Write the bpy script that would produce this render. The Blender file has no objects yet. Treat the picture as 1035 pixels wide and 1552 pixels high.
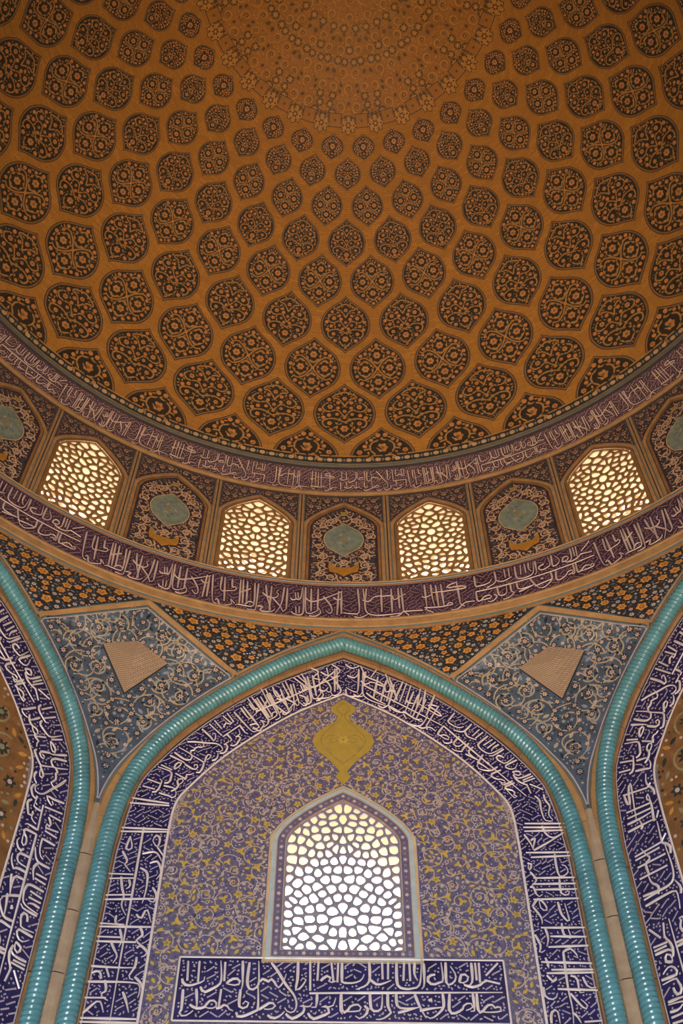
import bpy, math, random
from mathutils import Vector, Matrix

# ------------------------------------------------------------------ camera
SC = bpy.context.scene
COL = SC.collection
EYE = 1.6                       # the eye stands 1.6 m above the floor; all heights below are above the eye
cam_d = bpy.data.cameras.new('camera')
cam = bpy.data.objects.new('camera', cam_d)
COL.objects.link(cam)
PITCH, YAW, ROLL, FPX = 0.94642, 0.01167, 0.00487, 1650.26
fw = Vector((math.sin(YAW) * math.cos(PITCH), math.cos(YAW) * math.cos(PITCH), math.sin(PITCH)))
rt = Vector((math.cos(YAW), -math.sin(YAW), 0))
up = rt.cross(fw)
rr = rt * math.cos(ROLL) + up * math.sin(ROLL)
uu = up * math.cos(ROLL) - rt * math.sin(ROLL)
mx = Matrix((rr, uu, -fw)).transposed().to_4x4()
mx.translation = Vector((-0.2006, -4.2567, EYE))
cam.matrix_world = mx
cam_d.sensor_fit = 'HORIZONTAL'
cam_d.sensor_width = 36.0
cam_d.lens = FPX * 36.0 / 1035.0
cam_d.clip_end = 400
SC.camera = cam

# ------------------------------------------------------------------ light and exposure
SC.view_settings.view_transform = 'Standard'
SC.view_settings.look = 'None'
SC.view_settings.gamma = 1.0
SC.view_settings.exposure = 0.0
SC.view_settings.use_curve_mapping = False
w = bpy.data.worlds.new('world')
SC.world = w
w.use_nodes = True
bg = w.node_tree.nodes['Background']
bg.inputs[0].default_value = (1.0, 0.97, 0.93, 1)
bg.inputs[1].default_value = 10.0


def area(name, loc, target, sx, sy, power, color, spread=180):
    d = bpy.data.lights.new(name, 'AREA')
    d.shape = 'RECTANGLE'; d.size = sx; d.size_y = sy
    d.energy = power; d.color = color; d.spread = math.radians(spread)
    o = bpy.data.objects.new(name, d)
    COL.objects.link(o)
    o.location = loc
    o.rotation_euler = (Vector(target) - Vector(loc)).to_track_quat('-Z', 'Y').to_euler()
    return o


def spot(name, loc, target, power, color, deg, blend, radius):
    d = bpy.data.lights.new(name, 'SPOT')
    d.energy = power; d.color = color; d.spot_size = math.radians(deg); d.spot_blend = blend
    d.shadow_soft_size = radius
    o = bpy.data.objects.new(name, d)
    COL.objects.link(o)
    o.location = loc
    o.rotation_euler = (Vector(target) - Vector(loc)).to_track_quat('-Z', 'Y').to_euler()
    return o


# added fill standing in for daylight, in the unseen doorway behind the photographer
area('doorway_fill', (0, -8.9, 3.2), (0, 9, 9.0), 4.8, 5.6, 900, (0.98, 0.95, 1.0), 105)
# added warm spot without a fixture, aimed up to tint and brighten the dome
spot('dome_warm_fill', (0, -2.0, 0.5), (0, 5.2, 19.0), 10500, (1.0, 0.53, 0.14), 58, 1.0, 0.5)

# ------------------------------------------------------------------ materials
MATS = {}


def mat(name, col, rough=0.5, var=0.18, scale=6.0, bump=0.15, spec=0.5, fine=40.0, coat=0.0):
    m = bpy.data.materials.new(name)
    m.use_nodes = True
    nt = m.node_tree
    b = nt.nodes['Principled BSDF']
    b.inputs['Roughness'].default_value = rough
    b.inputs['Specular IOR Level'].default_value = spec
    b.inputs['Coat Weight'].default_value = coat
    b.inputs['Coat Roughness'].default_value = 0.12
    tc = nt.nodes.new('ShaderNodeTexCoord')
    n1 = nt.nodes.new('ShaderNodeTexNoise')
    n1.inputs['Scale'].default_value = scale
    n1.inputs['Detail'].default_value = 5
    n1.inputs['Roughness'].default_value = 0.65
    nt.links.new(tc.outputs['Object'], n1.inputs['Vector'])
    r = nt.nodes.new('ShaderNodeValToRGB')
    r.color_ramp.elements[0].position = 0.28
    r.color_ramp.elements[1].position = 0.72
    r.color_ramp.elements[0].color = (*[max(0, c * (1 - var)) for c in col], 1)
    r.color_ramp.elements[1].color = (*[min(1, c * (1 + var)) for c in col], 1)
    nt.links.new(n1.outputs['Fac'], r.inputs['Fac'])
    nt.links.new(r.outputs['Color'], b.inputs['Base Color'])
    if bump:
        n2 = nt.nodes.new('ShaderNodeTexNoise')
        n2.inputs['Scale'].default_value = fine
        nt.links.new(tc.outputs['Object'], n2.inputs['Vector'])
        bp = nt.nodes.new('ShaderNodeBump')
        bp.inputs['Strength'].default_value = bump
        bp.inputs['Distance'].default_value = 0.02
        nt.links.new(n2.outputs['Fac'], bp.inputs['Height'])
        nt.links.new(bp.outputs['Normal'], b.inputs['Normal'])
    MATS[name] = m
    return m


def brick_mat(name, col, mortar, scale, bw, bh, msize, rough=0.75, coord='UV', bump=0.3):
    m = mat(name, col, rough, 0.2, 2.0, 0)
    nt = m.node_tree
    b = nt.nodes['Principled BSDF']
    ramp = next(n for n in nt.nodes if n.bl_idname == 'ShaderNodeValToRGB')
    tc = next(n for n in nt.nodes if n.bl_idname == 'ShaderNodeTexCoord')
    br = nt.nodes.new('ShaderNodeTexBrick')
    br.inputs['Scale'].default_value = scale
    br.inputs['Brick Width'].default_value = bw
    br.inputs['Row Height'].default_value = bh
    br.inputs['Mortar Size'].default_value = msize
    br.inputs['Mortar Smooth'].default_value = 0.3
    br.inputs['Mortar'].default_value = (*mortar, 1)
    br.inputs['Color2'].default_value = (*[c * 0.8 for c in col], 1)
    nt.links.new(ramp.outputs['Color'], br.inputs['Color1'])
    nt.links.new(tc.outputs[coord], br.inputs['Vector'])
    nt.links.new(br.outputs['Color'], b.inputs['Base Color'])
    bp = nt.nodes.new('ShaderNodeBump')
    bp.inputs['Strength'].default_value = bump
    bp.inputs['Distance'].default_value = 0.01
    bp.invert = True
    nt.links.new(br.outputs['Fac'], bp.inputs['Height'])
    nt.links.new(bp.outputs['Normal'], b.inputs['Normal'])
    return m


brick_mat('dome_brick', (0.47, 0.225, 0.035), (0.30, 0.135, 0.02), 1.0, 0.22, 0.055, 0.006)
brick_mat('shield_brick', (0.40, 0.29, 0.19), (0.19, 0.12, 0.07), 1.0, 0.09, 0.034, 0.006)
mat('buff', (0.37, 0.215, 0.085), 0.6, 0.25, 5)
mat('buff_dark', (0.24, 0.125, 0.045), 0.6, 0.25, 5)
mat('buff_pale', (0.52, 0.36, 0.18), 0.55, 0.2, 4)
mat('line_dark', (0.035, 0.035, 0.04), 0.5, 0.2, 8)
mat('line_teal', (0.10, 0.16, 0.16), 0.45, 0.2, 8)
mat('dome_ground', (0.030, 0.024, 0.017), 0.6, 0.4, 4, 0.1)
mat('dome_vine', (0.42, 0.225, 0.06), 0.5, 0.2, 8)
mat('dome_flower', (0.52, 0.23, 0.06), 0.45, 0.3, 10)
mat('dome_leaf', (0.17, 0.14, 0.07), 0.45, 0.3, 10)
mat('roundel_ground', (0.34, 0.150, 0.022), 0.6, 0.2, 4)
mat('roundel_vine', (0.48, 0.24, 0.04), 0.55, 0.2, 8)
mat('roundel_dark', (0.10, 0.058, 0.018), 0.5, 0.3, 8)
mat('navy', (0.020, 0.018, 0.085), 0.22, 0.5, 4, 0.1, coat=0.3)
mat('navy_warmlit', (0.045, 0.022, 0.060), 0.3, 0.5, 4, 0.1)  # navy tile with the drum's warm light mixed into the colour
mat('letter', (0.66, 0.58, 0.53), 0.35, 0.12, 6, 0.1)
mat('letter_warmlit', (0.54, 0.43, 0.36), 0.4, 0.15, 6, 0.1)  # white letters, tinted and dimmed as if under the drum's warm light
mat('letter_fine', (0.38, 0.33, 0.34), 0.35, 0.2, 6, 0.1)
mat('letter_fine_warmlit', (0.33, 0.23, 0.19), 0.4, 0.2, 6, 0.1)  # fine marks with the same warm-lit tint in the colour
mat('turquoise', (0.090, 0.255, 0.285), 0.27, 0.3, 3, 0.08, 0.5, 30, 0.3)
mat('turquoise_dull', (0.20, 0.255, 0.20), 0.35, 0.25, 7)
mat('kite_ground', (0.075, 0.105, 0.145), 0.12, 0.4, 3, 1.0, 0.9, 4, 0.9)
mat('kite_vine', (0.42, 0.34, 0.22), 0.14, 0.2, 6, 0.5, 0.8, 4, 0.6)
mat('kite_flower', (0.58, 0.43, 0.36), 0.14, 0.2, 8, 0.5, 0.8, 4, 0.6)
mat('kite_leaf', (0.24, 0.28, 0.35), 0.14, 0.3, 8, 0.5, 0.8, 4, 0.6)
mat('kite_dark', (0.022, 0.035, 0.055), 0.14, 0.3, 8, 0.5, 0.8, 4, 0.6)
mat('spandrel_ground', (0.028, 0.030, 0.034), 0.3, 0.4, 5, 0.1)
mat('orange_flower', (0.50, 0.235, 0.045), 0.4, 0.25, 9)
mat('white_flower', (0.50, 0.45, 0.40), 0.4, 0.2, 9)
mat('blue_flower', (0.13, 0.17, 0.23), 0.4, 0.3, 9)
mat('field_ground', (0.118, 0.106, 0.165), 0.25, 0.55, 16, 0.15)
mat('field_vine', (0.42, 0.325, 0.245), 0.3, 0.2, 6)
mat('field_yellow', (0.46, 0.315, 0.06), 0.35, 0.25, 8)
mat('field_blue', (0.055, 0.055, 0.20), 0.25, 0.3, 8)
mat('field_pale', (0.44, 0.38, 0.37), 0.3, 0.2, 8)
mat('gold', (0.36, 0.255, 0.05), 0.35, 0.15, 8)
mat('gold_dark', (0.26, 0.20, 0.05), 0.35, 0.2, 8)
mat('niche_ground', (0.21, 0.10, 0.035), 0.4, 0.4, 5)
mat('niche_dark', (0.028, 0.040, 0.035), 0.35, 0.3, 8)
mat('niche_vine', (0.26, 0.23, 0.12), 0.35, 0.3, 8)
mat('panel_ground', (0.040, 0.035, 0.050), 0.35, 0.4, 6)
mat('panel_vine', (0.50, 0.33, 0.19), 0.4, 0.2, 8)
mat('panel_leaf', (0.085, 0.095, 0.10), 0.4, 0.3, 8)
mat('grille_buff', (0.26, 0.15, 0.06), 0.7, 0.2, 8)
mat('grille_grey', (0.20, 0.19, 0.23), 0.6, 0.25, 8)
mat('reveal_plaster', (0.88, 0.74, 0.56), 0.85, 0.06, 3)
mat('corner_strip', (0.36, 0.26, 0.165), 0.55, 0.25, 3)
mat('reveal_ochre', (0.56, 0.33, 0.18), 0.85, 0.1, 3)
mat('vase_orange', (0.40, 0.19, 0.03), 0.45, 0.2, 8)
mat('medal_ring', (0.27, 0.145, 0.04), 0.6, 0.2, 8)
mat('frame_aqua', (0.36, 0.44, 0.44), 0.3, 0.15, 6)
mat('frame_band', (0.13, 0.10, 0.16), 0.3, 0.25, 8)
mat('plain_tile', (0.24, 0.20, 0.21), 0.45, 0.3, 2)
mat('floor_stone', (0.34, 0.30, 0.26), 0.55, 0.2, 2)


# ------------------------------------------------------------------ mesh builder
class MB:
    """Collects faces given in a chart (x, y, h = height above the surface) and maps them to space."""

    def __init__(self, f=None):
        self.f = f or (lambda x, y, h: (x, y, h))
        self.v = []; self.fc = []; self.mi = []; self.mats = []; self.uv = None; self.smooth = False

    def m(self, name):
        if name not in self.mats:
            self.mats.append(name)
        return self.mats.index(name)

    def pt(self, x, y, h=0.0):
        self.v.append(tuple(self.f(x, y, h)))
        return len(self.v) - 1

    def face(self, idx, m):
        self.fc.append(tuple(idx)); self.mi.append(self.m(m))

    def poly(self, pts, h, m):
        self.face([self.pt(x, y, h) for x, y in pts], m)

    def ribbon(self, pts, wd, h, m, relief=0.0, taper=0.0):
        n = len(pts)
        if n < 2:
            return
        rows = []
        for i, (x, y) in enumerate(pts):
            a = pts[max(0, i - 1)]; b = pts[min(n - 1, i + 1)]
            dx, dy = b[0] - a[0], b[1] - a[1]
            l = math.hypot(dx, dy) or 1e-6
            ww = wd if not isinstance(wd, (list, tuple)) else wd[i]
            t = i / (n - 1)
            if taper:
                ww = ww * (1 - taper * abs(2 * t - 1) ** 3)
            nx, ny = -dy / l * ww * 0.5, dx / l * ww * 0.5
            if relief:
                rows.append((self.pt(x - nx, y - ny, h), self.pt(x, y, h + relief), self.pt(x + nx, y + ny, h)))
            else:
                rows.append((self.pt(x - nx, y - ny, h), self.pt(x + nx, y + ny, h)))
        for p, q in zip(rows, rows[1:]):
            for j in range(len(p) - 1):
                self.face((p[j], q[j], q[j + 1], p[j + 1]), m)

    def disc(self, x, y, r, h, m, n=7, rot=0.0, ry=None):
        ry = ry or r
        self.poly([(x + r * math.cos(rot + k * 2 * math.pi / n), y + ry * math.sin(rot + k * 2 * math.pi / n)) for k in range(n)], h, m)

    def flower(self, x, y, r, h, mp, mc, n=6, rot=0.0, md=None, dent=0.26):
        k = n * 4
        if md:
            self.disc(x, y, r * 1.28, h - 0.0015, md, 10)
        self.poly([(x + r * (1 - dent + dent * math.cos(n * a)) * math.cos(a + rot), y + r * (1 - dent + dent * math.cos(n * a)) * math.sin(a + rot))
                   for a in [i * 2 * math.pi / k for i in range(k)]], h, mp)
        if mc:
            self.disc(x, y, r * 0.36, h + 0.002, mc, 6, rot)

    def leaf(self, x, y, l, wd, rot, h, m):
        c, s = math.cos(rot), math.sin(rot)
        pts = [(-0.5, 0), (-0.22, 0.42), (0.12, 0.46), (0.5, 0), (0.12, -0.46), (-0.22, -0.42)]
        self.poly([(x + c * a * l - s * b * wd, y + s * a * l + c * b * wd) for a, b in pts], h, m)

    def spiral(self, x, y, r, wd, h, m, turn=1.5, start=0.0, hand=1, n=22, inner=0.22):
        pts = []
        for i in range(n + 1):
            t = i / n
            a = start + hand * turn * 2 * math.pi * t
            q = r * (1 - (1 - inner) * t)
            pts.append((x + q * math.cos(a), y + q * math.sin(a)))
        self.ribbon(pts, wd, h, m)

    def tube(self, a, b, r, m, n=6):
        a = Vector(a); b = Vector(b)
        d = (b - a).normalized()
        e = d.orthogonal().normalized(); g = d.cross(e)
        ra = []; rb = []
        for k in range(n):
            o = (e * math.cos(k * 2 * math.pi / n) + g * math.sin(k * 2 * math.pi / n)) * r
            self.v.append(tuple(a + o)); ra.append(len(self.v) - 1)
            self.v.append(tuple(b + o)); rb.append(len(self.v) - 1)
        for k in range(n):
            self.face((ra[k], ra[(k + 1) % n], rb[(k + 1) % n], rb[k]), m)

    def mesh(self, name):
        me = bpy.data.meshes.new(name)
        me.from_pydata(self.v, [], self.fc)
        for k in self.mats:
            me.materials.append(MATS[k])
        me.polygons.foreach_set('material_index', self.mi)
        if self.smooth:
            me.polygons.foreach_set('use_smooth', [True] * len(me.polygons))
        if self.uv:
            ul = me.uv_layers.new(name='UVMap')
            for l in me.loops:
                ul.data[l.index].uv = self.uv[l.vertex_index]
        me.update()
        return me


def obj(name, me, parent=None, az=0.0):
    if isinstance(me, MB):
        me = me.mesh(name)
    o = bpy.data.objects.new(name, me)
    COL.objects.link(o)
    if parent:
        o.parent = parent
    else:
        o.location.z = EYE
    o.rotation_euler.z = -math.radians(az)
    return o


def tag(o, label, cat, group=None):
    o['label'] = label; o['category'] = cat
    if group:
        o['group'] = group
    return o


def struct(o, label=None, cat=None):
    o['kind'] = 'structure'
    if label:
        o['label'] = label
    if cat:
        o['category'] = cat
    return o


def stuff(o):
    o['kind'] = 'stuff'
    return o


# ------------------------------------------------------------------ charts of the room's surfaces
AP = 9.0                                   # apothem of the eight-sided chamber, radius of the drum
DC, DZ, DR = -1.0955, 16.8027, 9.8721      # the dome's profile: an arc of a circle


def wall_f(x, z, h):                       # wall facing the photographer; others are turned copies
    return (x, AP - h, z)


def cyl_f(x, z, h):                        # drum, x = arc length
    a = x / AP
    return ((AP - h) * math.sin(a), (AP - h) * math.cos(a), z)


def phi_of(r):
    return math.acos((r - DC) / DR)


def dome_f(az, ph, h):
    q = DR - h
    r = DC + q * math.cos(ph)
    return (r * math.sin(az), r * math.cos(az), DZ + q * math.sin(ph))


def flat_dome_f(x, y, h):                  # chart of the dome seen from straight below
    r = math.hypot(x, y)
    return dome_f(math.atan2(x, y), phi_of(r), h)


B2 = ((9.0, 19.10), (8.505, 19.27))        # the leaning upper inscription


def band2_f(x, v, h):
    (r0, z0), (r1, z1) = B2
    r = r0 + (r1 - r0) * v; z = z0 + (z1 - z0) * v
    l = math.hypot(r1 - r0, z1 - z0)
    r -= h * (z1 - z0) / l; z -= h * (r0 - r1) / l
    a = x / AP
    return (r * math.sin(a), r * math.cos(a), z)


def curve(ctrl, n):
    """Catmull-Rom through ctrl, n + 1 points evenly spaced by length."""
    p = [ctrl[0]] + list(ctrl) + [ctrl[-1]]
    out = []
    for i in range(1, len(p) - 2):
        for k in range(12):
            t = k / 12
            q = []
            for c in (0, 1):
                a, b, d, e = p[i - 1][c], p[i][c], p[i + 1][c], p[i + 2][c]
                q.append(0.5 * (2 * b + (d - a) * t + (2 * a - 5 * b + 4 * d - e) * t * t + (3 * b - a - 3 * d + e) * t ** 3))
            out.append(tuple(q))
    out.append(tuple(ctrl[-1]))
    return resample(out, n)


def resample(pts, n):
    ls = [0.0]
    for a, b in zip(pts, pts[1:]):
        ls.append(ls[-1] + math.dist(a, b))
    res = []; j = 0
    for i in range(n + 1):
        s = ls[-1] * i / n
        while j < len(ls) - 2 and ls[j + 1] < s:
            j += 1
        t = (s - ls[j]) / max(1e-9, ls[j + 1] - ls[j])
        res.append(tuple(pts[j][c] + (pts[j + 1][c] - pts[j][c]) * t for c in range(len(pts[0]))))
    return res


def smooth_stroke(s, step=0.05):
    if len(s) == 2:
        n = max(1, int(math.dist(*s) / 0.25))
        return resample(s, n)
    if s[0] == s[-1]:
        pass
    l = sum(math.dist(a, b) for a, b in zip(s, s[1:]))
    return curve(s, max(4, int(l / step)))


def pip(x, y, poly):
    c = False
    n = len(poly)
    j = n - 1
    for i in range(n):
        xi, yi = poly[i]; xj, yj = poly[j]
        if (yi > y) != (yj > y) and x < (xj - xi) * (y - yi) / (yj - yi) + xi:
            c = not c
        j = i
    return c


def scatter(rng, inside, box, specs, sym=False, keep=()):
    """Dart throwing with shrinking radii: list of (kind, x, y, r)."""
    cell = max(s[1] for s in specs) * 2
    grid = {}
    res = []

    def put(k, x, y, r):
        grid.setdefault((int(x // cell), int(y // cell)), []).append((x, y, r))
        if k is not None:
            res.append((k, x, y, r))

    def free(x, y, r):
        cx, cy = int(x // cell), int(y // cell)
        for i in (-1, 0, 1):
            for j in (-1, 0, 1):
                for a, b, q in grid.get((cx + i, cy + j), ()):
                    if (a - x) ** 2 + (b - y) ** 2 < (q + r) ** 2:
                        return False
        return True
    for x, y, r in keep:
        put(None, x, y, r)
    x0, y0, x1, y1 = box
    for kind, r, tries in specs:
        for _ in range(tries):
            x = rng.uniform(0 if sym else x0, x1); y = rng.uniform(y0, y1)
            if sym and x < r:
                if rng.random() < 0.5:
                    x = 0.0
                else:
                    continue
            q = r * rng.uniform(0.85, 1.1)
            if inside(x, y, q) and free(x, y, q):
                put(kind, x, y, q)
                if sym and x > 0:
                    put(kind, -x, y, q)
    return res


def lathe(profile, a0, a1, n, m, mb=None):
    """Revolve (r, z) points about the room's axis between two azimuths (degrees)."""
    mb = mb or MB()
    rows = []
    for i in range(n + 1):
        a = math.radians(a0 + (a1 - a0) * i / n)
        rows.append([mb.pt(r * math.sin(a), r * math.cos(a), z) for r, z in profile])
    for p, q in zip(rows, rows[1:]):
        for j in range(len(profile) - 1):
            mb.face((p[j], q[j], q[j + 1], p[j + 1]), m if isinstance(m, str) else m[j])
    return mb


def vine_net(mb, rng, inside, box, spacing, R, wd, h, m, sym=False, turn=1.25):
    """Overlapping spiral stems, cut where they would leave the field; returns their centres."""
    cs = scatter(rng, lambda x, y, r: inside(x, y, 0.0), box, [('v', spacing, 1500)], sym)
    for _, x, y, r in cs:
        hd = 1 if x >= 0 else -1
        st = rng.uniform(0, 6.28) if not sym else (int(abs(x) * 977 + y * 613) % 628) / 100
        st = st if hd > 0 else math.pi - st
        seg = []
        n = 30
        for i in range(n + 1):
            t = i / n
            an = st + hd * turn * 6.283 * t
            q = R * (1 - 0.7 * t)
            p = (x + q * math.cos(an), y + q * math.sin(an))
            if inside(p[0], p[1], wd):
                seg.append(p)
            else:
                mb.ribbon(seg, wd, h, m); seg = []
        mb.ribbon(seg, wd, h, m)
    return cs

# ------------------------------------------------------------------ large structure: floor, walls, drum, dome
HS = AP * math.tan(math.pi / 8)            # half the side of the octagon
FLOOR = -EYE
WALL_TOP = 14.80

mb = MB()
mb.face([mb.pt(AP / math.cos(math.pi / 8) * math.sin(math.pi / 8 + k * math.pi / 4), AP / math.cos(math.pi / 8) * math.cos(math.pi / 8 + k * math.pi / 4), FLOOR) for k in range(8)][::-1], 'floor_stone')
struct(obj('floor', mb))


def archz(x, w, zs, za):
    t = min(1.0, abs(x) / w)
    return zs + (za - zs) * (0.55 * (1 - t) + 0.45 * math.sqrt(max(0.0, 1 - t * t)))


def arch_line(w, zb, zs, za, n=22):
    """Open outline of an arched opening, foot to foot over the peak."""
    right = [(w, zb), (w, zb + (zs - zb) * 0.5)]
    for i in range(n // 2 + 1):
        x = w * math.cos(i / (n // 2) * math.pi / 2)
        right.append((x, archz(x, w, zs, za)))
    left = [(-x, z) for x, z in right[:-1]][::-1]
    return right + left


def columns(mb, x0, x1, z0, z1, hole, m, h=0.0, top=None):
    """A wall from z0 to z1 with an arched hole (w, zb, zs, za) at x = 0, built of upright strips."""
    w, zb, zs, za = hole
    xs = sorted(set([round(x0 + (x1 - x0) * i / 24, 4) for i in range(25)] + [round(w * math.cos(i * math.pi / 22), 4) for i in range(23)]))
    for a, b in zip(xs, xs[1:]):
        ta = top(a) if top else z1
        tb = top(b) if top else z1
        if min(ta, tb) <= z0:
            continue
        mid = (a + b) / 2
        if abs(mid) < w:
            mb.poly([(a, z0), (b, z0), (b, zb), (a, zb)], h, m)
            mb.poly([(a, archz(a, w, zs, za)), (b, archz(b, w, zs, za)), (b, tb), (a, ta)], h, m)
        else:
            mb.poly([(a, z0), (b, z0), (b, tb), (a, ta)], h, m)


WIN_LOW = (0.83, 8.38, 10.13, 10.88)       # half width, sill, spring, peak of the window in the front wall
mb = MB(wall_f)
columns(mb, -HS, HS, FLOOR, WALL_TOP, WIN_LOW, 'plain_tile')
wall_front = struct(obj('wall_front', mb))
mb = MB(wall_f)
mb.poly([(-HS, FLOOR), (HS, FLOOR), (HS, WALL_TOP), (-HS, WALL_TOP)], 0, 'plain_tile')
plain = mb.mesh('plain_wall')
wall_fl = struct(obj('wall_front_left', plain, None, -45))
wall_fr = struct(obj('wall_front_right', plain, None, 45))
for nm, az in (('wall_left', -90), ('wall_right', 90), ('wall_back_left', -135), ('wall_back_right', 135)):
    struct(obj(nm, plain, None, az))
mb = MB(wall_f)
columns(mb, -HS, HS, FLOOR, WALL_TOP, (2.45, FLOOR + 0.02, FLOOR + 4.9, FLOOR + 6.2), 'plain_tile')
struct(obj('wall_back', mb, None, 180))

# the drum wall with sixteen window holes
BAY = AP * math.radians(5.625)
WIN = (0.682, 16.04, 17.86, 18.56)
mb = MB(cyl_f)
for k in range(32):
    sub = MB(lambda x, z, h, k=k: cyl_f(x + 2 * BAY * k, z, h))
    if k % 2:
        columns(sub, -BAY, BAY, 14.70, 19.12, WIN, 'buff_dark')
    else:
        for i in range(4):
            a = -BAY + BAY * i / 2
            sub.poly([(a, 14.70), (a + BAY / 2, 14.70), (a + BAY / 2, 19.12), (a, 19.12)], 0, 'buff_dark')
    off = len(mb.v)
    mb.v += sub.v
    for fc in sub.fc:
        mb.face([i + off for i in fc], 'buff_dark')
wall_drum = struct(obj('wall_drum', mb))

# ledge that closes the gap between the eight walls and the round drum
ledge = lathe([(10.0, 14.78), (8.995, 14.74)], 0, 360, 128, 'buff_dark')
struct(obj('trim_9', ledge))

# ring mouldings
struct(obj('trim_1', lathe([(9.0, 14.71), (8.955, 14.73), (8.945, 14.76), (8.965, 14.775), (8.94, 14.79), (8.93, 14.92), (8.965, 14.935), (8.965, 14.96), (8.945, 14.98), (8.95, 15.02), (9.0, 15.03)], 0, 360, 192,
      ['buff_dark', 'line_teal', 'line_dark', 'buff', 'buff', 'line_dark', 'buff', 'buff', 'buff', 'line_dark'])))
struct(obj('trim_2', lathe([(9.0, 15.965), (8.955, 15.97), (8.94, 15.985), (8.945, 16.01), (8.93, 16.035), (9.0, 16.04)], 0, 360, 192, ['buff_dark', 'line_teal', 'line_dark', 'buff', 'buff'])))
struct(obj('trim_3', lathe([(9.0, 18.92), (8.965, 18.925), (8.955, 18.97), (8.97, 18.985), (8.95, 19.0), (8.945, 19.06), (8.965, 19.07), (8.975, 19.10), (9.0, 19.11)], 0, 360, 192,
      ['line_dark', 'buff', 'line_dark', 'buff', 'buff', 'line_dark', 'buff', 'buff'])))
struct(obj('trim_4', lathe([(8.505, 19.262), (8.46, 19.266), (8.425, 19.285), (8.420, 19.325), (8.432, 19.345), (8.447, 19.352)], 0, 360, 192,
      ['line_dark', 'line_dark', 'line_teal', 'line_teal', 'line_dark'])))  # dark underside faces paint the shadow beneath the cornice

# dome shell
N_AZ, N_PH = 192, 56
P0, P1 = phi_of(8.452), phi_of(0.0)
mb = MB(dome_f)
uv = []
grid = []
for i in range(N_AZ + 1):
    row = []
    for j in range(N_PH + 1):
        az = 2 * math.pi * i / N_AZ; ph = P0 + (P1 - P0) * j / N_PH
        row.append(mb.pt(az, ph, 0)); uv.append((az * 6.0, ph * DR))
    grid.append(row)
for i in range(N_AZ):
    for j in range(N_PH):
        mb.face((grid[i][j], grid[i + 1][j], grid[i + 1][j + 1], grid[i][j + 1]), 'dome_brick')
mb.uv = uv
mb.smooth = True
ceiling = struct(obj('ceiling', mb))

# ------------------------------------------------------------------ dome: 9 rows of medallions, 32 to a row
LEM = [(0, 1), (0.12, 0.985), (0.25, 0.945), (0.38, 0.875), (0.5, 0.775), (0.6, 0.63), (0.68, 0.49), (0.76, 0.35), (0.84, 0.22), (0.92, 0.10), (1, 0)]


def lem(t):
    t = abs(t)
    for (a, p), (b, q) in zip(LEM, LEM[1:]):
        if t <= b:
            u = (t - a) / (b - a)
            return p + (q - p) * u
    return 0.0


def lem_layer(mb, s, h, m, W, H, ylo=-1.0, ny=26, nx=6):
    rows = []
    for j in range(ny + 1):
        y = ylo + (1 - ylo) * j / ny
        y = max(-1.0, min(1.0, y))
        wd = max(lem(y), 0.004) * s * W
        yy = max(ylo, y * s) if ylo > -1 else y * s
        rows.append([mb.pt(-wd + 2 * wd * i / nx, yy * H, h) for i in range(nx + 1)])
    for p, q in zip(rows, rows[1:]):
        for i in range(nx):
            mb.face((p[i], p[i + 1], q[i + 1], q[i]), m)


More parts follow.
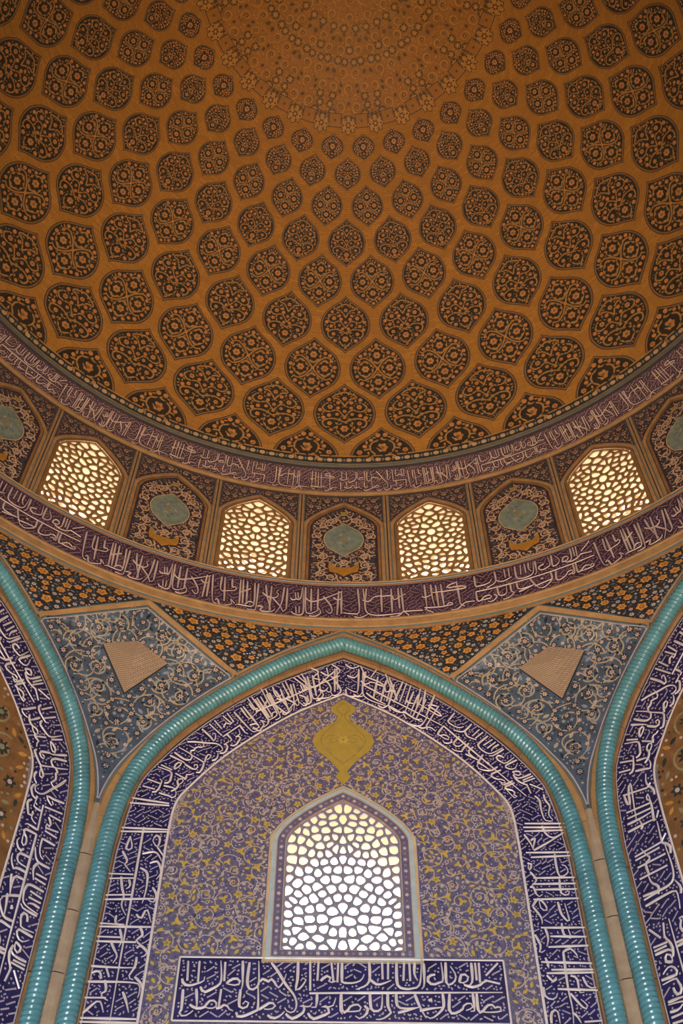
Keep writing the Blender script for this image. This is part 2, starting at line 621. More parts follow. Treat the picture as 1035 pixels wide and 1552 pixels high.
def medallion(rb, rt_, halfdeg, style, seed, ylo=-1.0):
    """Panel mesh and floral inlay mesh for one row, built at azimuth 0."""
    pb, pt_ = phi_of(rb), phi_of(rt_)
    pm, dp = (pb + pt_) / 2, (pt_ - pb) / 2
    rm = (rb + rt_) / 2
    H = dp * DR
    W = rm * math.radians(halfdeg)
    if ylo > -1:
        pm = pt_ - dp

    def f(x, y, h):
        return dome_f(x / rm, pm + y / DR, h)
    a = MB(f)
    lem_layer(a, 1.0, 0.004, 'line_dark', W, H, ylo)
    lem_layer(a, 0.97, 0.007, 'medal_ring', W, H, ylo)
    lem_layer(a, 0.925, 0.010, 'line_dark', W, H, ylo)
    lem_layer(a, 0.90, 0.012, 'dome_ground', W, H, ylo)
    b = MB(f)
    rng = random.Random(seed)
    u = W / 0.69                                     # unit scale of the motifs

    def inside(x, y, r):
        yy = y / H
        if yy < ylo + 0.03 + r / H or abs(yy) > 0.88:
            return False
        return abs(x) + r < lem(yy / 0.90) * W * 0.89
    keep = []
    vw = 0.038 * u

    def vine(pts, wd=vw):
        q = curve(pts, 14)
        b.ribbon(q, wd, 0.016, 'dome_vine')
        b.ribbon([(-x, y) for x, y in q], wd, 0.016, 'dome_vine')
        for x, y in q[1::2]:
            keep.append((x, y, wd * 0.55)); keep.append((-x, y, wd * 0.55))

    def flw(x, y, r, both=True, n=6):
        for sx in ((1, -1) if both and x else (1,)):
            b.flower(sx * x, y, r * 1.95, 0.0175, 'dome_ground', None, 8, 0.2, None, 0.14)
            b.flower(sx * x, y, r, 0.019, 'dome_flower', 'dome_leaf', n, 0.0, None, 0.12)
            keep.append((sx * x, y, r * 1.8))
    if style == 'four':
        for x, y in ((0, 0.43), (0, -0.43), (0.43, 0)):
            k = 0.42
            vine([(x * W + 0.0, (y + k * .62) * H), (x * W + k * .52 * W, (y + k * .2) * H), (x * W + k * .52 * W, (y - k * .25) * H), (x * W, (y - k * .62) * H)], vw * 1.5)
            if x:
                vine([(x * W, (y + k * .62) * H), (x * W - k * .52 * W, (y + k * .2) * H), (x * W - k * .52 * W, (y - k * .25) * H), (x * W, (y - k * .62) * H)], vw * 1.5)
        flw(0, 0.43 * H, 0.10 * u); flw(0, -0.43 * H, 0.10 * u); flw(0.43 * W, 0, 0.10 * u)
        vine([(0, 0), (0.22 * W, 0.24 * H), (0.46 * W, 0.36 * H), (0.66 * W, 0.30 * H)])
        vine([(0, 0), (0.22 * W, -0.24 * H), (0.46 * W, -0.36 * H), (0.66 * W, -0.30 * H)])
        b.disc(0, 0, 0.045 * u, 0.02, 'dome_flower', 6)
    elif style == 'scroll':
        vine([(0, -0.78 * H), (0.20 * W, -0.62 * H), (0.22 * W, -0.42 * H), (0, -0.28 * H)])
        vine([(0, -0.28 * H), (0.35 * W, -0.16 * H), (0.68 * W, -0.25 * H), (0.62 * W, -0.45 * H), (0.42 * W, -0.42 * H)])
        vine([(0, -0.12 * H), (0.22 * W, 0.12 * H), (0.55 * W, 0.06 * H), (0.72 * W, 0.20 * H), (0.50 * W, 0.36 * H), (0.30 * W, 0.26 * H)])
        vine([(0, 0.25 * H), (0.18 * W, 0.48 * H), (0.40 * W, 0.52 * H), (0.30 * W, 0.62 * H), (0, 0.72 * H)])
        flw(0, -0.50 * H, 0.095 * u); flw(0.47 * W, -0.33 * H, 0.058 * u); flw(0.47 * W, 0.22 * H, 0.066 * u)
        flw(0, 0.50 * H, 0.06 * u); flw(0, 0.08 * H, 0.05 * u)
        flw(0.24 * W, -0.02 * H, 0.045 * u)
    elif style == 'one':
        vine([(0, 0.55 * H), (0.42 * W, 0.32 * H), (0.56 * W, -0.05 * H), (0.30 * W, -0.42 * H), (0, -0.62 * H)])
        flw(0, 0.02 * H, 0.165 * u)
        flw(0, -0.52 * H, 0.07 * u); flw(0, 0.6 * H, 0.06 * u)
    elif style == 'half':
        vine([(0, 0.62 * H), (0.30 * W, 0.52 * H), (0.36 * W, 0.34 * H), (0.2 * W, 0.16 * H), (0, 0.1 * H)])
        flw(0, 0.36 * H, 0.125 * u)
        vine([(0.36 * W, 0.34 * H), (0.55 * W, 0.30 * H), (0.62 * W, 0.14 * H), (0.80 * W, 0.07 * H)])
        flw(0.68 * W, 0.24 * H, 0.065 * u); flw(0.34 * W, 0.06 * H, 0.05 * u)
    specs = [('flower', 0.060 * u, 500), ('leaf', 0.048 * u, 900), ('leaf', 0.036 * u, 1200), ('dot', 0.026 * u, 900)]
    for k, x, y, r in scatter(rng, inside, (-W, -H, W, H), specs, True, keep):
        if k == 'flower':
            b.disc(x, y, r * 0.85, 0.018, 'dome_flower', 8)
        elif k == 'leaf':
            rot = rng.uniform(0, 6.3)
            b.leaf(x, y, r * 2.4, r * 1.15, rot if x >= 0 else math.pi - rot, 0.017, 'dome_vine')
        else:
            b.disc(x, y, r * 0.8, 0.017, rng.choice(('dome_vine', 'dome_leaf')), 5)
    return a.mesh('medallion'), b.mesh('floral_inlay')


ROWS = [  # lower tip radius, upper tip radius, half width in degrees, first azimuth, design
    (8.276, 7.638, 4.95, 0, 'scroll'), (7.835, 7.03, 4.88, 0.5, 'four'), (7.241, 6.373, 4.78, 0, 'scroll'),
    (6.587, 5.679, 4.78, 0.5, 'four'), (5.887, 5.013, 4.62, 0, 'scroll'), (5.188, 4.396, 4.45, 0.5, 'four'),
    (4.504, 3.841, 4.32, 0, 'scroll'), (3.922, 3.384, 4.2, 0.5, 'one')]
for i, (rb, rt_, hd, st, style) in enumerate(ROWS):
    me_a, me_b = medallion(rb, rt_, hd, style, 40 + i)
    for k in range(32):
        az = (k + st) * 11.25
        o = obj('medallion', me_a, ceiling, az)
        stuff_o = obj('floral_inlay', me_b, o)
me_a, me_b = medallion(8.62, 8.128, 4.95, 'half', 60, ylo=0.14)
# the half medallions of the lowest row end on the bead border
PHT = phi_of(8.128)
for k in range(32):
    o = obj('half_medallion', me_a, ceiling, (k + 0.5) * 11.25)
    obj('floral_inlay', me_b, o)

# bead border above the cornice
mb = MB(dome_f)
pb0, pb1 = phi_of(8.440), phi_of(8.388)
for i in range(192):
    a, b = 2 * math.pi * i / 192, 2 * math.pi * (i + 1) / 192
    mb.poly([(a, pb0 - 0.003), (b, pb0 - 0.003), (b, pb1), (a, pb1)], 0.016, 'line_dark')
    mb.poly([(a, pb1), (b, pb1), (b, pb1 + 0.0035), (a, pb1 + 0.0035)], 0.017, 'dome_vine')
    mb.poly([(a, pb0 - 0.003), (b, pb0 - 0.003), (b, pb0), (a, pb0)], 0.017, 'dome_vine')
border = obj('bead_border', mb, ceiling)
mb = MB(dome_f)
pm = (pb0 + pb1) / 2
for i in range(256):
    a = 2 * math.pi * (i + 0.5) / 256
    mb.disc(a, pm, 0.0076, 0.021, 'buff_pale', 8, 0.39, 0.0052)
    mb.disc(a + math.pi / 256, pm, 0.0028, 0.020, 'turquoise_dull', 6, 0, 0.004)
stuff(obj('bead', mb, border))

# central roundel of the dome
mb = MB(flat_dome_f)
RR = 3.22
rings = [[mb.pt(RR * j / 16 * math.sin(2 * math.pi * i / 96), RR * j / 16 * math.cos(2 * math.pi * i / 96), 0.006) for i in range(96)] for j in range(1, 17)]
c0 = mb.pt(0, 0.0001, 0.006)
for i in range(96):
    mb.face((c0, rings[0][i], rings[0][(i + 1) % 96]), 'roundel_ground')
    for p, q in zip(rings, rings[1:]):
        mb.face((p[i], q[i], q[(i + 1) % 96], p[(i + 1) % 96]), 'roundel_ground')
roundel = obj('roundel', mb, ceiling)
rng = random.Random(5)
mb = MB(flat_dome_f)
# one sector of a sixteenth, mirrored and repeated round the centre
SEC = math.pi / 16


def in_sector(x, y, r):
    q = math.hypot(x, y)
    if q > 3.16 - r or q < 0.12:
        return False
    return abs(x) + r < q * math.sin(SEC) * 1.02


one = scatter(rng, in_sector, (-0.7, 0.1, 0.7, 3.1), [('spiral', 0.13, 200), ('flower', 0.08, 300), ('leafd', 0.055, 300), ('flower2', 0.045, 900), ('leaf', 0.040, 1500), ('leaf', 0.03, 2500), ('dot', 0.02, 3000)], True)
for s in range(16):
    ca, sa = math.cos(s * 2 * SEC), math.sin(s * 2 * SEC)
    for k, x, y, r in one:
        X, Y = x * ca + y * sa, -x * sa + y * ca
        rot = math.atan2(Y, X)
        hd = 1 if x >= 0 else -1
        if k == 'spiral':
            mb.spiral(X, Y, r * 0.95, 0.028, 0.010, 'roundel_vine', 1.2, rot, hd, 14)
            mb.flower(X, Y, r * 0.42, 0.012, 'roundel_dark', 'dome_flower', 6)
        elif k == 'flower':
            mb.flower(X, Y, r * 0.95, 0.011, 'roundel_vine', 'dome_flower', 6, rot, 'roundel_dark')
        elif k == 'leafd':
            mb.leaf(X, Y, r * 2.0, r * 1.4, rot + 0.5 * hd, 0.010, 'roundel_dark')
        elif k == 'leaf':
            mb.leaf(X, Y, r * 2.2, r * 1.0, rot + 1.1 * hd, 0.010, 'roundel_vine')
        elif k == 'flower2':
            mb.flower(X, Y, r * 0.85, 0.011, 'dome_flower', 'roundel_dark', 5)
        else:
            mb.disc(X, Y, r * 0.75, 0.010, rng.choice(('roundel_vine', 'roundel_dark', 'roundel_vine')), 5)
stuff(obj('vine_inlay', mb, roundel))
# stepped tile border of the roundel: squares and eight-pointed stars in turn
a = MB(flat_dome_f)
s = 0.145
a.poly([(-s, 3.13 - s), (s, 3.13 - s), (s, 3.13 + s), (-s, 3.13 + s)], 0.014, 'line_dark')
s = 0.130
a.poly([(-s, 3.13 - s), (s, 3.13 - s), (s, 3.13 + s), (-s, 3.13 + s)], 0.018, 'roundel_ground')
a.flower(0, 3.13, 0.035, 0.021, 'roundel_dark', None, 5)
sq = a.mesh('border_tile')
a = MB(flat_dome_f)
for q, h, m in ((0.21, 0.016, 'line_dark'), (0.19, 0.020, 'roundel_vine')):
    a.poly([(q * (1 if i % 2 == 0 else 0.76) * math.sin(i * math.pi / 8), 3.22 + q * (1 if i % 2 == 0 else 0.76) * math.cos(i * math.pi / 8)) for i in range(16)], h, m)
a.flower(0, 3.22, 0.085, 0.023, 'roundel_dark', 'dome_flower', 6)
for i in range(6):
    a.disc(0.125 * math.cos(i * math.pi / 3), 3.22 + 0.125 * math.sin(i * math.pi / 3), 0.026, 0.023, 'roundel_dark', 5)
star = a.mesh('border_tile')
for k in range(32):
    obj('border_tile', star, roundel, k * 11.25)
    obj('border_tile', sq, roundel, (k + 0.5) * 11.25)

# ------------------------------------------------------------------ pierced grilles


def clip(poly, nx, ny, c):
    """Keep the part of a convex polygon where nx*x + ny*y <= c."""
    out = []
    n = len(poly)
    for i in range(n):
        a, b = poly[i], poly[(i + 1) % n]
        da = nx * a[0] + ny * a[1] - c; db = nx * b[0] + ny * b[1] - c
        if da <= 0:
            out.append(a)
        if (da < 0 < db) or (db < 0 < da):
            t = da / (da - db)
            out.append((a[0] + (b[0] - a[0]) * t, a[1] + (b[1] - a[1]) * t))
    return out


def centroid(p):
    A = cx = cy = 0.0
    for (x0, y0), (x1, y1) in zip(p, p[1:] + p[:1]):
        k = x0 * y1 - x1 * y0
        A += k; cx += (x0 + x1) * k; cy += (y0 + y1) * k
    return (cx / (3 * A), cy / (3 * A)) if abs(A) > 1e-9 else p[0]


def chaikin(p, n=2):
    for _ in range(n):
        q = []
        for a, b in zip(p, p[1:] + p[:1]):
            q.append((a[0] * .75 + b[0] * .25, a[1] * .75 + b[1] * .25))
            q.append((a[0] * .25 + b[0] * .75, a[1] * .25 + b[1] * .75))
        p = q
    return p


def ray_poly(c, ang, p):
    dx, dy = math.cos(ang), math.sin(ang)
    best = None
    for a, b in zip(p, p[1:] + p[:1]):
        ex, ey = b[0] - a[0], b[1] - a[1]
        den = dx * ey - dy * ex
        if abs(den) < 1e-12:
            continue
        t = ((a[0] - c[0]) * ey - (a[1] - c[1]) * ex) / den
        s = ((a[0] - c[0]) * dy - (a[1] - c[1]) * dx) / den
        if t > 0 and -1e-6 <= s <= 1 + 1e-6 and (best is None or t > best):
            best = t
    return best or 0.0


def grille(f, win, nseed, seed, bar, h0, h1, m, stretch=0.8):
    w, zb, zs, za = win
    outline = arch_line(w, zb, zs, za, 20)
    rng = random.Random(seed)
    cells_n = nseed // 2
    pts = []
    while len(pts) < cells_n:
        x, z = rng.uniform(0, w), rng.uniform(zb, za)
        if pip(x, z, outline) and all(math.hypot((x - a) * 1.0, (z - b) * stretch) > 0.62 * math.sqrt(w * (za - zb) / cells_n) for a, b in pts):
            pts.append((x, z))
        elif rng.random() < 0.004:
            cells_n -= 1
    pts = [(0.0 if x < 0.05 else x, z) for x, z in pts]

    def cell(i, allp, inset):
        p = outline
        if inset:
            c = None
            q = outline
            for a, b in zip(outline, outline[1:] + outline[:1]):
                ex, ey = b[0] - a[0], b[1] - a[1]
                l = math.hypot(ex, ey)
                if l < 1e-9:
                    continue
                nx, ny = ey / l, -ex / l
                q = clip(q, nx, ny, nx * a[0] + ny * a[1] - inset * 1.3)
            p = q
        x, z = allp[i]
        for j, (a, b) in enumerate(allp):
            if j == i:
                continue
            nx, ny = a - x, b - z
            l = math.hypot(nx, ny)
            if l > 1.2 or l < 1e-6:
                continue
            nx /= l; ny /= l
            p = clip(p, nx, ny, nx * (x + a) / 2 + ny * (z + b) / 2 - inset)
            if len(p) < 3:
                return []
        return p
    for it in range(2):
        allp = pts + [(-x, z) for x, z in pts if x > 0]
        pts = [(lambda c: (max(0.0, c[0] if x > 0 else 0.0), c[1]))(centroid(cell(i, allp, 0)) if cell(i, allp, 0) else (x, z)) for i, (x, z) in enumerate(pts)]
        if it == 0:
            pts = [(x if x == 0 else max(0.04, x + rng.uniform(-.03, .03)), z + rng.uniform(-.035, .035)) for x, z in pts]
    allp = pts + [(-x, z) for x, z in pts if x > 0]
    mb = MB(f)
    for i in range(len(allp)):
        p = cell(i, allp, 0)
        if len(p) < 3:
            continue
        q = cell(i, allp, bar * rng.uniform(0.8, 1.2))
        if len(q) < 3:
            mb.poly(p, h0, m)
            continue
        q = chaikin(q, 2)
        c = centroid(q)
        angs = sorted(set([round(k * 2 * math.pi / 16, 4) for k in range(16)] + [round(math.atan2(y - c[1], x - c[0]) % (2 * math.pi), 4) for x, y in p]))
        rows = []
        for an in angs:
            ro, ri = ray_poly(c, an, p), ray_poly(c, an, q)
            co, si = math.cos(an), math.sin(an)
            rows.append((mb.pt(c[0] + co * ro, c[1] + si * ro, h0), mb.pt(c[0] + co * ri, c[1] + si * ri, h0), mb.pt(c[0] + co * ri, c[1] + si * ri, h1), mb.pt(c[0] + co * ro, c[1] + si * ro, h1)))
        for a, b in zip(rows, rows[1:] + rows[:1]):
            for j in range(3):
                mb.face((a[j], b[j], b[j + 1], a[j + 1]), m)
    return mb.mesh('grille')


def reveal(f, win, depth, m):
    w, zb, zs, za = win
    out = arch_line(w, zb, zs, za)
    mb = MB(f)
    a = [mb.pt(x, z, 0.0) for x, z in out]
    b = [mb.pt(x, z, -depth) for x, z in out]
    for i in range(len(a) - 1):
        mb.face((a[i], a[i + 1], b[i + 1], b[i]), m)
    mb.face((a[-1], a[0], b[0], b[-1]), m)
    return mb


def arch_band(mb, w, zb, zs, za, o0, o1, h, m, foot=True):
    """Flat band that follows an arched outline between two offsets."""
    p = arch_line(w + o0, zb, zs, za + o0 * 1.15)
    q = arch_line(w + o1, zb, zs, za + o1 * 1.15)
    for i in range(len(p) - 1):
        mb.poly([p[i], q[i], q[i + 1], p[i + 1]], h, m)
    return p, q

# ------------------------------------------------------------------ drum bays: windows and blind panels
FRAME_O = 0.155


def bay_frame():
    mb = MB(cyl_f)
    w, zb, zs, za = WIN
    for o0, o1, h, m in ((0.0, 0.05, 0.010, 'buff_dark'), (0.05, 0.064, 0.006, 'line_dark'), (0.064, 0.125, 0.022, 'buff'), (0.125, 0.14, 0.012, 'line_teal'), (0.14, FRAME_O, 0.010, 'buff')):
        arch_band(mb, w, zb, zs, za, o0, o1, h, m)
    p = arch_line(w + 0.064, zb, zs, za + 0.064 * 1.15)
    q = arch_line(w + 0.125, zb, zs, za + 0.125 * 1.15)
    for line in (p, q):
        for a, b in zip(line, line[1:]):
            mb.face((mb.pt(*a, 0.0), mb.pt(*b, 0.0), mb.pt(*b, 0.022), mb.pt(*a, 0.022)), 'buff')
    return mb.mesh('frame')


def bay_spandrel(seed):
    w, zb, zs, za = WIN
    wo, zo = w + FRAME_O, za + FRAME_O * 1.15
    top = 18.905
    lim = BAY - 0.075
    mb = MB(cyl_f)
    xs = [-lim + 2 * lim * i / 30 for i in range(31)]

    def low(x):
        return archz(x, wo, zs, zo) if abs(x) < wo else zs
    for a, b in zip(xs, xs[1:]):
        if low(a) < top and low(b) < top:
            mb.poly([(a, low(a)), (b, low(b)), (b, top), (a, top)], 0.004, 'panel_ground')
    rng = random.Random(seed)

    def inside(x, y, r):
        return abs(x) + r < lim - 0.01 and y + r < top - 0.01 and y - r > low(x) + 0.02 and y - r > low(abs(x) - r) + 0.01
    for k, x, y, r in scatter(rng, inside, (-lim, zs, lim, top), [('sp', 0.085, 300), ('fl', 0.045, 500), ('lf', 0.030, 1200), ('d', 0.016, 1500)], True):
        hd = 1 if x >= 0 else -1
        if k == 'sp':
            mb.spiral(x, y, r * .9, 0.022, 0.009, 'panel_vine', 1.1, 0.5 if hd > 0 else math.pi - 0.5, hd, 14)
            mb.flower(x, y, r * .4, 0.011, 'dome_flower', None, 5)
        elif k == 'fl':
            mb.flower(x, y, r * .85, 0.010, rng.choice(('panel_vine', 'dome_flower')), 'panel_leaf', 5)
        elif k == 'lf':
            mb.leaf(x, y, r * 2.1, r, rng.uniform(0, 3.1), 0.009, rng.choice(('panel_vine', 'panel_leaf')))
        else:
            mb.disc(x, y, r * .8, 0.009, 'panel_vine', 5)
    return mb.mesh('spandrel_inlay')


frame_me = bay_frame()
spandrel_me = bay_spandrel(11)

# pilaster strips between the bays
mb = MB(cyl_f)
for x0, x1, h, m in ((-0.068, -0.052, 0.012, 'line_teal'), (-0.052, -0.012, 0.026, 'buff'), (-0.012, 0.012, 0.012, 'line_dark'), (0.012, 0.052, 0.026, 'buff'), (0.052, 0.068, 0.012, 'line_teal')):
    mb.poly([(x0, 16.04), (x1, 16.04), (x1, 18.93), (x0, 18.93)], h, m)
    if h > 0.02:
        for x in (x0, x1):
            mb.face((mb.pt(x, 16.04, 0), mb.pt(x, 18.93, 0), mb.pt(x, 18.93, h), mb.pt(x, 16.04, h)), m)
pil_me = mb.mesh('pilaster')
for k in range(-6, 6):
    obj('pilaster', pil_me, wall_drum, (k + 0.5) * 11.25)

# windows of the drum: reveal, inner and outer pierced screens, frame
REV = reveal(cyl_f, WIN, 1.55, 'reveal_plaster').mesh('reveal')
GRI = grille(cyl_f, WIN, 128, 3, 0.022, -0.015, -0.045, 'grille_buff')


def outer_f(x, z, h):
    return cyl_f(x, z, h - 1.35)


GRO = grille(outer_f, WIN, 84, 8, 0.027, -0.06, -0.12, 'reveal_plaster')
order = [-11.25, 11.25, -33.75, 33.75]
order += [a for a in [(-180 + 11.25 * (2 * k + 1)) for k in range(16)] if a not in order]
for i, az in enumerate(order):
    o = struct(obj('window_%d' % (i + 1), REV, None, az))
    obj('grille', GRI, o)
    obj('outer_grille', GRO, o)
    if abs(az) < 70:
        obj('frame', frame_me, o)
        obj('spandrel_inlay', spandrel_me, o)


def blind_field():
    w, zb, zs, za = WIN
    mb = MB(cyl_f)
    xs = [-w + 2 * w * i / 20 for i in range(21)]
    for a, b in zip(xs, xs[1:]):
        mb.poly([(a, zb), (b, zb), (b, archz(b, w, zs, za)), (a, archz(a, w, zs, za))], 0.003, 'panel_ground')
    return mb.mesh('blind_panel')


def ogee(w, h, n=20):
    """Ogee cartouche outline, pointed above and below."""
    pts = []
    for i in range(n):
        t = -1 + 2 * i / n
        pts.append((lem(t * 0.98) * w, t * h))
    pts.append((0, h))
    return pts + [(-x, y) for x, y in pts[1:-1]][::-1]


CART = (0.41, 0.56, 17.43)
VASE = [(0, 16.26), (0.13, 16.36), (0.27, 16.40), (0.30, 16.52), (0.29, 16.72), (0.24, 16.60), (0.16, 16.53), (0, 16.52)]


def blind_inlay(seed):
    w, zb, zs, za = WIN
    mb = MB(cyl_f)
    rng = random.Random(seed)
    cw, ch, cz = CART
    vpoly = VASE + [(-x, z) for x, z in VASE[1:-1]][::-1]

    def inside(x, y, r):
        if y - r < zb + 0.03 or abs(x) + r > w - 0.03 or y + r > archz(abs(x) + r, w, zs, za) - 0.03:
            return False
        if abs(x) < (lem((y - cz) / ch) * cw + r if abs(y - cz) < ch else r * (abs(y - cz) < ch + r)):
            return False
        return not any(pip(x + dx, y + dy, vpoly) for dx, dy in ((0, 0), (r, 0), (-r, 0), (0, r), (0, -r)))
    vine_net(mb, rng, inside, (-w, zb, w, za), 0.13, 0.21, 0.024, 0.007, 'panel_vine', True)
    for k, x, y, r in scatter(rng, inside, (-w, zb, w, za), [('sp', 0.12, 200), ('fl', 0.055, 700), ('lf', 0.040, 1500), ('lf', 0.028, 2500), ('d', 0.017, 4000)], True, [(0, 18.32, 0.09)]):
        hd = 1 if x >= 0 else -1
        st = rng.uniform(0, 6.28)
        st = st if hd > 0 else math.pi - st
        if k == 'sp':
            mb.spiral(x, y, r * .95, 0.030, 0.009, 'panel_vine', 1.25, st, hd, 18)
            mb.flower(x, y, r * .42, 0.012, rng.choice(('kite_flower', 'panel_vine', 'kite_flower')), 'panel_leaf', 5)
        elif k == 'fl':
            mb.flower(x, y, r * .85, 0.010, rng.choice(('kite_flower', 'panel_vine', 'panel_leaf')), 'panel_ground', 5)
        elif k == 'lf':
            mb.leaf(x, y, r * 2.2, r * 1.1, st, 0.009, rng.choice(('panel_vine', 'panel_vine', 'panel_leaf')))
        else:
            mb.disc(x, y, r * .8, 0.009, rng.choice(('panel_vine', 'panel_leaf')), 5)
    mb.flower(0, 18.32, 0.10, 0.014, 'gold', 'buff', 4, math.pi / 4)
    return mb.mesh('floral_inlay')


field_me = blind_field()
inlay_me = blind_inlay(21)
cw, ch, cz = CART
mb = MB(cyl_f)
mb.poly([(x, y + cz) for x, y in ogee(cw, ch)], 0.014, 'panel_vine')
mb.poly([(x, y + cz) for x, y in ogee(cw * .95, ch * .95)], 0.018, 'turquoise_dull')
mb.flower(0, cz, 0.05, 0.036, 'dome_flower', 'buff_dark', 6)
for i in range(6):
    a = i * math.pi / 3 + math.pi / 6
    mb.leaf(0.2 * math.cos(a), cz + 0.24 * math.sin(a), 0.13, 0.05, a + 0.9, 0.034, 'kite_leaf')
    mb.leaf(0.12 * math.cos(a + .5), cz + 0.15 * math.sin(a + .5), 0.10, 0.035, a - 0.6, 0.034, 'panel_vine' if i % 2 else 'blue_flower')
cart_me = mb.mesh('cartouche')
mb = MB(cyl_f)
half = [VASE[0], VASE[1], VASE[2], VASE[3], VASE[4], VASE[5], VASE[6], VASE[7]]
for sx in (1, -1):
    mb.poly([(sx * x, z) for x, z in (half[0], half[1], half[6], half[7])], 0.013, 'vase_orange')
    mb.poly([(sx * x, z) for x, z in (half[1], half[2], half[3], half[5], half[6])], 0.013, 'vase_orange')
    mb.poly([(sx * x, z) for x, z in (half[3], half[4], half[5])], 0.013, 'vase_orange')
    mb.ribbon([(sx * x, z) for x, z in (half[7], half[6], half[5], half[4])], 0.02, 0.017, 'gold')
vase_me = mb.mesh('vase')
PANELS = [(0, 'arched floral tile panel with turquoise cartouche above the peak of the central arch', None),
          (-22.5, 'arched floral tile panel with turquoise cartouche, set straight above a kite-shaped panel', 'panels above the kites'),
          (22.5, 'arched floral tile panel with turquoise cartouche, set straight above a kite-shaped panel', 'panels above the kites'),
          (-45, 'arched floral tile panel with turquoise cartouche above the peak of a side arch', 'panels above the side arches'),
          (45, 'arched floral tile panel with turquoise cartouche above the peak of a side arch', 'panels above the side arches')]
for az, lab, grp in PANELS:
    o = tag(obj('blind_panel', field_me, None, az), lab, 'tile panel', grp)
    obj('cartouche', cart_me, o)
    obj('vase', vase_me, o)
    obj('frame', frame_me, o)
    stuff(obj('floral_inlay', inlay_me, o))
    obj('spandrel_inlay', spandrel_me, o)

